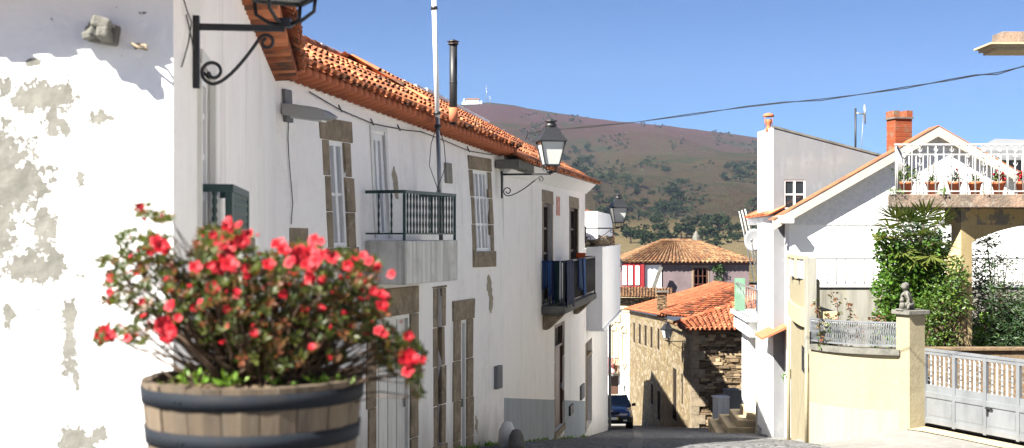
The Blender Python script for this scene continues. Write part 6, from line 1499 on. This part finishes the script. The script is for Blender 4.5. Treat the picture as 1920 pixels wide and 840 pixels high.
bush('climbing_shrub','light green climbing shrub in front of the arched cream pillar','shrub',[(1768,560,38,50,800),(1790,520,26,40,450),(1760,620,45,45,600),(1800,570,20,30,250),(1735,590,28,40,350),(1795,490,12,14,60),(1815,515,9,6,25),(1818,575,12,8,40),(1750,650,50,30,300)],25.4,.075,M['shrub'],1765,.6,.4,3)
mb=MB(); g=random.Random(44)
for k in range(60): x=g.uniform(1745,1815); y=g.uniform(560,600); mb.tube([W(x,y,25.5),W(x+g.uniform(-8,8),y+40,25.45),W(x+g.uniform(-14,14),y+g.uniform(70,110),25.5)],.008,3)
tag(mb.build('dry_stems',pmat('pale_dry_stem',(.38,.28,.17),(),.9)),'tangle of pale dry hanging stems under the light green climbing shrub','dry stems')
bush('oleander','tall dark narrow leaved oleander right of the arched pillar','bush',[(1850,450,22,22,260),(1835,500,20,45,500),(1870,500,22,30,240),(1850,560,35,50,1200),(1900,570,25,50,800),(1900,610,35,50,1300),(1850,630,40,50,1300),(1885,660,55,40,1200),(1890,485,14,16,60),(1940,600,40,80,900),(1960,540,30,40,300)],28.4,.13,M['dark_leaf'],1870,.22,.7,4,.25,zb=-2.36)
bush('dark_shrub','dark narrow leaved shrub behind the palm fronds and ivy','shrub',[(1715,445,48,42,1300),(1745,480,34,60,1300),(1690,500,40,60,900)],27.0,.13,M['dark_leaf'],1725,.25,.25,14,.2)
bush('small_green_plant','small bright green leafy plant at the foot of the arched pillar','plant',[(1838,640,14,30,160),(1845,600,8,16,50)],26.9,.10,M['weed'],1838,.6,.2,6)
# dense backdrop foliage fill behind (garden depth)
bush('laurel_hedge','dense dark hedge deep in the garden behind the gate','hedge',[(1760,520,45,90,1500),(1880,640,90,60,2600),(1700,560,40,70,900),(1960,640,60,60,900)],30.6,.13,M['dark_leaf'],1800,.55,.6,8,0,-2.9)
# palm
t=thing('fan_palm',W(1735,640,26.6)*1.0,'fan palm with green and browning fronds under the roof terrace slab','palm')
b=W(1725,480,26.2); mb=MB(); mb.tube([Vector((b.x,b.y,-2.4)),b],[.13,.10],10); mb.build('trunk',M['stem'],t)
g=random.Random(61); mb=MB(); st_=MB()
tips=[(1668,428,(-1,-.4,.35)),(1660,445,(-1,-.3,-.1)),(1690,470,(-.6,-.8,-.4)),(1705,415,(-.3,-.6,.7)),(1735,408,(.0,-.7,.8)),(1762,420,(.5,-.5,.6)),(1760,455,(.6,-.6,-.2)),(1725,440,(-.1,-1,.1)),(1680,410,(-.7,-.4,.6)),(1700,445,(-.5,-.9,.1)),(1745,480,(.3,-.8,-.5)),(1715,480,(-.2,-.8,-.6))]
for x,y,dv in tips:
    c=W(x,y,25.7+g.uniform(-.3,.2)); st_.tube([b,lerp(b,c,.5)+Vector((0,0,.08)),c],[.018,.014,.01],5)
    dv=Vector(dv).normalized(); s=dv.cross(Vector((0,0,1))).normalized(); up=s.cross(dv); rr=g.random()
    for k in range(22):
        a=R(-105+k*10); dd_=(dv*math.cos(a)+s*math.sin(a)+up*g.uniform(-.15,.25)).normalized(); leaf(mb,c,dd_,up,g.uniform(.40,.58),.06,g,rnd=min(1,max(0,rr+g.uniform(-.15,.15))))
mb.build('frond',M['palm'],t); st_.build('frond_stalk',M['stem'],t)
# reddish climber over the fence
t=thing('reddish_climber',W(1560,640,24.4),'rambling climber with reddish leaves growing through the silver fence','climbing plant')
g=random.Random(71); mb=MB(); st_=MB()
def vine(path,n_,mm):
    pts=[W(x,y,24.3+g.uniform(-.1,.1)) for x,y in path]; st_.tube(pts,.008,4)
    for _ in range(n_):
        i=g.randrange(len(pts)-1); p=lerp(pts[i],pts[i+1],g.random())+rdir(g)*.07; leaf(mm,p,rdir(g,-.8,.5),rdir(g),g.uniform(.05,.095),g.uniform(.04,.07),g)
gm=MB()
for path in (((1545,655),(1538,620),(1535,590),(1528,565)),((1560,650),(1572,600),(1570,570),(1558,548)),((1555,650),(1590,620),(1595,590),(1588,565)),((1565,655),(1548,630),(1560,600),(1545,590)),((1575,650),(1600,630),(1618,620),(1600,600)),((1640,655),(1645,630),(1632,610),(1640,595)),((1650,630),(1665,610),(1650,600),(1668,590))): vine(path,52,mb)
mb.build('red_leaves',M['vine'],t)
for path in (((1535,650),(1550,620),(1560,610),(1575,640)),((1570,655),(1575,625),(1555,615),(1560,600)),((1640,655),(1638,640),(1645,620)),((1550,650),(1570,640),(1590,610))): vine(path,70,gm)
gm.build('green_leaves',M['shrub'],t); st_.build('stem',M['stem'],t)
mb=MB(); p=W(1477,702,34.6); g=random.Random(5); crown(mb,p,.17,90,.07,g); tag(mb.build('wall_plant',M['ivy']),'small green plant hanging on the white wall below the orange awning','plant')
# weeds on slab edge
mb=MB(); g=random.Random(15)
for px,n_ in ((1672,40),(1768,60),(1690,18),(1850,14)):
    for _ in range(n_): p=W(px+g.uniform(-7,7),361+g.uniform(-6,4),27.25); leaf(mb,p,rdir(g,0,1),rdir(g),.07,.02,g)
tag(mb.build('ledge_weeds',M['weed'],org=(0,0,0)),kind='stuff')

# ---- added white house, out of view, bouncing sunlight onto the shaded left fronts
wR=Wall((5.6,12.3),(5.9,-14),side=1)
tR=thing('white_house',(5.7,0,-1.5),'long plain white house added out of view across from the barrel planter to bounce sunlight','house')
q=[(2+i*3.2,3+i*3.2,-.2,1.3) for i in range(7)]; dq=[(3.6,4.6,-3.2,-.9),(10,11,-3,-.7)]
mb=MB(); facade(wR,mb,0,wR.L,lambda u:zg(*wR.P(u,0).xy)-.4,2.3,q+dq,.2); shell(mb,wR,0,wR.L,-4,2.3,6); mb.build('wall',M['plaster_clean'],tR)
for o in q: window(wR,*o,tR,M['white_paint'],M['glass_dark'],-.08,2,3)
for o in dq: door(wR,*o,tR,M['wood_brown'],M['wood_red'],-.08,4)
mb=MB(); tiles(mb,wR.P(0,2.3,.3),wR.P(wR.L,2.3,.3),bk(wR,0,3.7,3),bk(wR,wR.L,3.7,3),60,6,.07,3); tiles(mb,bk(wR,0,2.3,6.2),bk(wR,wR.L,2.3,6.2),bk(wR,0,3.7,3),bk(wR,wR.L,3.7,3),30,4,.07,3)
for u in (0,wR.L): mb.poly([wR.P(u,2.3),bk(wR,u,3.65,3),bk(wR,u,2.3,6)],.5)
mb.build('roof',M['tile'],tR)
wQ=Wall((9.0,18.6),(9.0,12.6),side=1)  # second unseen house, added to throw sunlight back on the long white facade
tQ=thing('white_house',(9,15.6,-3),'short tall white house added out of view across from the green balcony to bounce sunlight','house')
q=[(1,2,-1.2,.6),(4,5,-1.2,.6)]
mb=MB(); facade(wQ,mb,0,wQ.L,lambda u:zg(*wQ.P(u,0).xy)-.4,3.2,q,.2); shell(mb,wQ,0,wQ.L,-4,3.2,5); mb.quad(wQ.P(0,3.2),wQ.P(wQ.L,3.2),bk(wQ,wQ.L,3.2,5),bk(wQ,0,3.2,5)); mb.build('wall',M['plaster_clean'],tQ)
for o in q: window(wQ,*o,tQ,M['white_paint'],M['glass_dark'],-.08,2,3)
# ================================================================ FOREGROUND PLANTER
pc=Vector((-.746,3.70,0)); zr=-.410; g=random.Random(91)
tP=thing('barrel_planter',(pc.x,pc.y,-1.04),'half barrel planter of weathered staves with black hoops in the foreground','planter')
def rad(z): return lerp(.240,.315,min(1,(z+1.04)/(.648))**.8)
mb=MB(); ns=19; zs_=[-1.04,-.95,-.85,-.75,-.65,-.55,-.47,zr]
for k in range(ns):
    r_=g.random(); a0=2*math.pi*k/ns+.006; a1=2*math.pi*(k+1)/ns-.006; vs=[]
    dr=g.uniform(-.002,.002); dz=g.uniform(-.003,.004)
    for z in zs_:
        for a,rr in ((a0,0),((a0+a1)/2,.0025),(a1,0)): q_=rad(z)+rr+dr; vs.append((pc.x+q_*math.cos(a),pc.y+q_*math.sin(a),z+(dz if z==zr else 0)))
    m_=len(zs_)*3
    for a in (a1,a0): q_=rad(zr)-.026; vs.append((pc.x+q_*math.cos(a),pc.y+q_*math.sin(a),zr+dz))
    for a in (a1,a0): q_=rad(zr)-.03; vs.append((pc.x+q_*math.cos(a),pc.y+q_*math.sin(a),zr-.12))
    fs=[(i*3+j,i*3+j+1,i*3+4+j,i*3+3+j) for i in range(len(zs_)-1) for j in range(2)]; t0=(len(zs_)-1)*3
    fs += [(t0,t0+1,t0+2,m_,m_+1),(m_+1,m_,m_+2,m_+3)]
    mb.add(vs,fs,r_)
mb.build('staves',M['barrel'],tP)
def hoop(z0,z1):
    mb=MB(); n=48; vs=[]
    for z,e in ((z0,.0),(z0,.006),(z1,.006),(z1,.0)):
        for k in range(n): a=2*math.pi*k/n; q_=rad(z)+e; vs.append((pc.x+q_*math.cos(a),pc.y+q_*math.sin(a),z))
    mb.add(vs,[(i*n+k,i*n+(k+1)%n,(i+1)*n+(k+1)%n,(i+1)*n+k) for i in range(3) for k in range(n)],.5,True)
    for k in range(2): mb.ball((pc.x+(rad(z0)+.006)*math.cos(-2.1+.06*k),pc.y+(rad(z0)+.006)*math.sin(-2.1+.06*k),(z0+z1)/2),.006,6,4)
    mb.build('hoop',M['hoop'],tP)
hoop(-.470,-.426); hoop(-.582,-.536); hoop(-1.0,-.955)
mb=MB(); n=32; vs=[(pc.x,pc.y,zr-.015)]
for ri,rr in enumerate((.1,.2,.286)):
    for k in range(n): a=2*math.pi*k/n; vs.append((pc.x+rr*math.cos(a),pc.y+rr*math.sin(a),zr-.022+g.uniform(-.008,.012)))
fs=[(0,1+k,1+(k+1)%n) for k in range(n)]+[(1+i*n+k,1+(i+1)*n+k,1+(i+1)*n+(k+1)%n,1+i*n+(k+1)%n) for i in range(2) for k in range(n)]
mb.add(vs,fs,.5,True)
for _ in range(60): a=g.uniform(0,6.28); r_=g.random()**.5*.27; mb.ball((pc.x+r_*math.cos(a),pc.y+r_*math.sin(a),zr-.016),g.uniform(.005,.014),6,4,(1,1,.6),.2)
mb.build('soil',M['soil'],tP)
# weeds in the tub
t=thing('tub_weeds',(pc.x,pc.y,zr-.02),'small bright green weeds sprouting from the soil in the barrel','weeds')
mb=MB()
for (px,py,n_,h) in ((362,716,26,.09),(415,716,22,.05),(440,714,18,.05),(600,712,26,.05),(636,716,14,.04),(330,722,10,.03),(520,714,16,.05)):
    c=W(px,py,3.6); c.z=zr-.018
    for _ in range(n_): d=rdir(g,.35,1); leaf(mb,c+Vector((g.uniform(-.03,.03),g.uniform(-.03,.03),0))+d*h*g.uniform(0,.6),d,rdir(g),g.uniform(.02,.035),.012,g)
for _ in range(5): c=W(364,716,3.6); d=rdir(g,.8,1); 
mb.build('leaves',M['weed'],t)
# azalea
tZ=thing('azalea',(pc.x,pc.y,zr-.02),'sprawling azalea with bright red flowers growing in the barrel','flowering shrub')
bl=[ # px cx,cy,rx,ry,clusters
 (268,400,26,12,12),(300,412,24,12,14),(232,450,12,9,6),(255,462,32,30,30),(300,465,30,22,22),(198,493,12,8,7),(235,510,28,26,26),(285,505,35,30,36),(212,548,16,30,20),(260,560,35,28,34),(320,500,28,24,20),
 (340,545,40,35,48),(300,600,50,28,44),(230,625,42,14,22),(195,632,18,16,12),(260,640,26,9,8),
 (420,450,46,26,50),(385,490,35,34,46),(440,500,50,35,70),(400,560,50,38,80),(350,600,40,25,34),(460,560,55,40,90),(520,500,50,28,60),(575,480,40,24,46),(555,530,60,35,90),(500,590,70,35,90),(420,610,50,28,50),(600,570,60,40,90),(640,500,38,26,46),(675,520,30,26,36),(650,560,45,35,66),(560,620,60,30,66),(640,620,50,30,56),(700,575,28,30,36),(690,625,45,30,52),(735,640,32,28,36),(765,665,28,18,26),(720,670,35,20,26),(768,700,16,26,20),(745,690,25,20,18),(778,738,9,12,7),(480,650,60,28,80),(560,655,50,22,50),(420,640,40,20,34),(500,680,60,18,40),(620,665,30,18,24),(420,450,20,12,10),(700,500,20,12,12)]
base=Vector((pc.x,pc.y,zr-.02)); g=random.Random(101)
lm=MB(); sb=MB(); centers=[]
for (cx,cy,rx,ry,n_) in bl:
    for _ in range(int(n_*1.3)):
        a=g.uniform(0,6.283); r_=g.random()**.5; x=cx+math.cos(a)*r_*rx; y=cy+math.sin(a)*r_*ry
        off=(x-475)/330; dpt=3.70+g.gauss(0,.13)*(1-.35*abs(off)); p=W(x,y,dpt)
        ax=(p-base).normalized(); ax=(ax+rdir(g)*.5+Vector((0,0,.35))).normalized(); centers.append((p,ax))
        s1=ax.orthogonal().normalized(); s2=ax.cross(s1); rr=g.random(); dry=.86 if g.random()<.34 else 0
        for k in range(g.randint(6,9)):
            th=k*2.4+g.random(); el_=g.uniform(.15,1.1); d=(ax*math.sin(el_)+(s1*math.cos(th)+s2*math.sin(th))*math.cos(el_)).normalized()
            leaf(lm,p+d*.003,d,ax,g.uniform(.017,.030),g.uniform(.007,.011),g,rnd=min(.79,max(0,rr*.75+g.uniform(-.15,.15))) if not dry else g.uniform(.86,1),fold=.35)
lm.build('foliage',M['az_leaf'],tZ)
g2=random.Random(7)
for i,(p,ax) in enumerate(centers):
    if i%5==0:
        b0=base+Vector((g2.uniform(-.07,.07),g2.uniform(-.05,.05),0)); f=.62+.2*g2.random(); m1=lerp(b0,p,.45)+Vector((0,0,-.05*abs(p.x-base.x)*2))+rdir(g2)*.03; m2=lerp(b0,p,.8)+rdir(g2)*.018
        sb.tube([b0,lerp(b0,m1,.5)+rdir(g2)*.012,m1,m2,p],[.0052,.004,.0032,.002,.0012],4,cap=False)
for k in range(9): d=Vector((g2.uniform(-.1,.1),g2.uniform(-.08,.08),0)); sb.tube([base+d,base+d*1.3+Vector((0,0,.06)),base+d*2.2+Vector((g2.uniform(-.03,.03),0,.15))],[.010,.008,.005],6)
sb.build('branches',M['stem'],tZ)
# flowers
def flower(seed,double):
    g=random.Random(seed); mb=MB()
    for ring,(n_,tilt,L) in enumerate(((5,.55,1.0),(5,1.0,.8)) if double else ((5,.6,1.0),)):
        for k in range(n_):
            a=2*math.pi*(k+ring*.5)/n_+g.uniform(-.15,.15); ca_,sa=math.cos(a),math.sin(a); t=Vector((-sa,ca_,0)); up=Vector((0,0,1)); rows=[]
            for (f,w_,h) in ((0,.12,0),(.35,.42,.35),(.7,.62,.62),(1.0,.30,.60+g.uniform(-.1,.1))):
                rad_=f*L*math.cos(tilt*.6); z=h*math.sin(tilt)*L*.8+.1; c=Vector((ca_,sa,0))*rad_+up*z
                rows += [c-t*w_*L*.7+up*.08*math.sin(f*7+k),c+up*(.05 if f>.9 else -.04),c+t*w_*L*.7+up*.08*math.cos(f*6+k)]
            mb.add(rows,[(i*3+j,i*3+j+1,i*3+4+j,i*3+3+j) for i in range(3) for j in range(2)],g.random(),True)
    return mb
def bud():
    mb=MB(); mb.lathe([(.05,0),(.30,.35),(.28,.75),(.10,1.15),(.02,1.25)],(0,0,0),7); return mb
protoM=[]
for i,m_ in enumerate([flower(1,True),flower(2,True),flower(3,False),bud()]):
    o=m_.build('tmp',M['petal'],None,org=(0,0,0)); protoM.append(o.data); bpy.data.objects.remove(o)
fl=[(185,40,2),(215,95,1),(280,85,1),(260,190,3),(275,215,4),(230,235,2),(245,180,2),(180,230,1),(65,345,2),(60,405,2),(55,450,1),(45,570,3),(10,590,2),(25,625,1.5),(60,595,3),(115,545,1.5),(135,600,2),(185,585,1.5),(230,530,1.5),(195,445,2),(320,465,3),(290,545,4.4),(305,585,4),(325,565,3),(350,515,2),(425,300,3),(420,470,2),(455,468,3),(495,385,3),(555,475,2),(605,415,2),(550,255,4),(530,295,4),(570,290,4),(545,235,3),(490,290,2),(590,200,3.5),(560,125,3),(565,100,2),(500,160,2),(530,185,3),(620,185,3.5),(650,165,3),(685,160,1.5),(610,120,2),(455,165,1.6),(630,305,2),(660,310,1.6),(780,205,3.5),(800,230,3),(735,290,3),(700,245,1.6),(795,415,2.4),(850,250,4),(880,260,4.4),(910,245,4.4),(940,275,3.5),(870,230,3),(830,280,3),(900,290,3),(930,185,3),(960,190,2),(1010,260,3),(970,245,2.5),(915,350,3),(965,355,2.6),(1040,335,1.6),(1075,290,2.6),(1080,345,1.6),(1125,330,1.3),(1140,250,2.2),(1165,275,2.2),(1200,298,2.2),(1260,330,2.2),(1145,365,1.3),(1000,405,1.4),(1180,400,2.2),(1215,415,2.4),(1230,430,2.4),(1215,465,3),(1160,435,1.4),(1205,570,2.4),(1225,580,2),(1300,530,1.4),(1330,590,2.4),(1325,680,4.2),(1345,690,3.6),(1390,690,1.8),(1400,710,1.6),(1330,745,3.0),(665,550,1.6),(705,500,1.5)]
g=random.Random(55)
for zx,zy,s in fl[:98]:
    px=180+zx/2.27; py=370+zy/2.27; p=W(px,py,3.54-g.uniform(0,.16))
    me=protoM[3] if s<1.7 else protoM[2 if s<2.3 and g.random()<.5 else g.randint(0,1)]
    o=bpy.data.objects.new('flower' if s>=1.7 else 'bud',me); C.objects.link(o); o.parent=tZ; o.location=p-ORG[tZ.name]
    d=Vector((g.uniform(-.6,.6),-1,g.uniform(-.1,.9))).normalized(); o.rotation_euler=d.to_track_quat('Z','Y').to_euler()
    q_=s*.0066; o.scale=(q_,q_,q_) if s>=1.7 else (.014,.014,.014)

# many small half open buds and florets between the big flowers
mb=MB(); g=random.Random(66); fm=[flower(5,False),flower(6,True),bud()]
top=[(p,ax) for p,ax in centers if p.z>-.30 or g.random()<.35]
for k in range(150):
    p,ax=top[g.randrange(len(top))]; s_=fm[g.choice((0,1,2,2))]; q_=g.uniform(.008,.015); d=(ax+Vector((g.uniform(-.3,.3),-.5,.3))).normalized(); Mx=Matrix.Translation(p+ax*.012+Vector((0,-.04,0)))@d.to_track_quat('Z','Y').to_matrix().to_4x4()@Matrix.Scale(q_,4)
    o_=len(mb.v); mb.v += [Mx@v for v in s_.v]; mb.f += [[o_+i for i in f] for f in s_.f]; mb.r += s_.r; mb.sm += s_.sm
o=mb.build('small_florets',M['petal'],tZ); o['kind']='stuff'
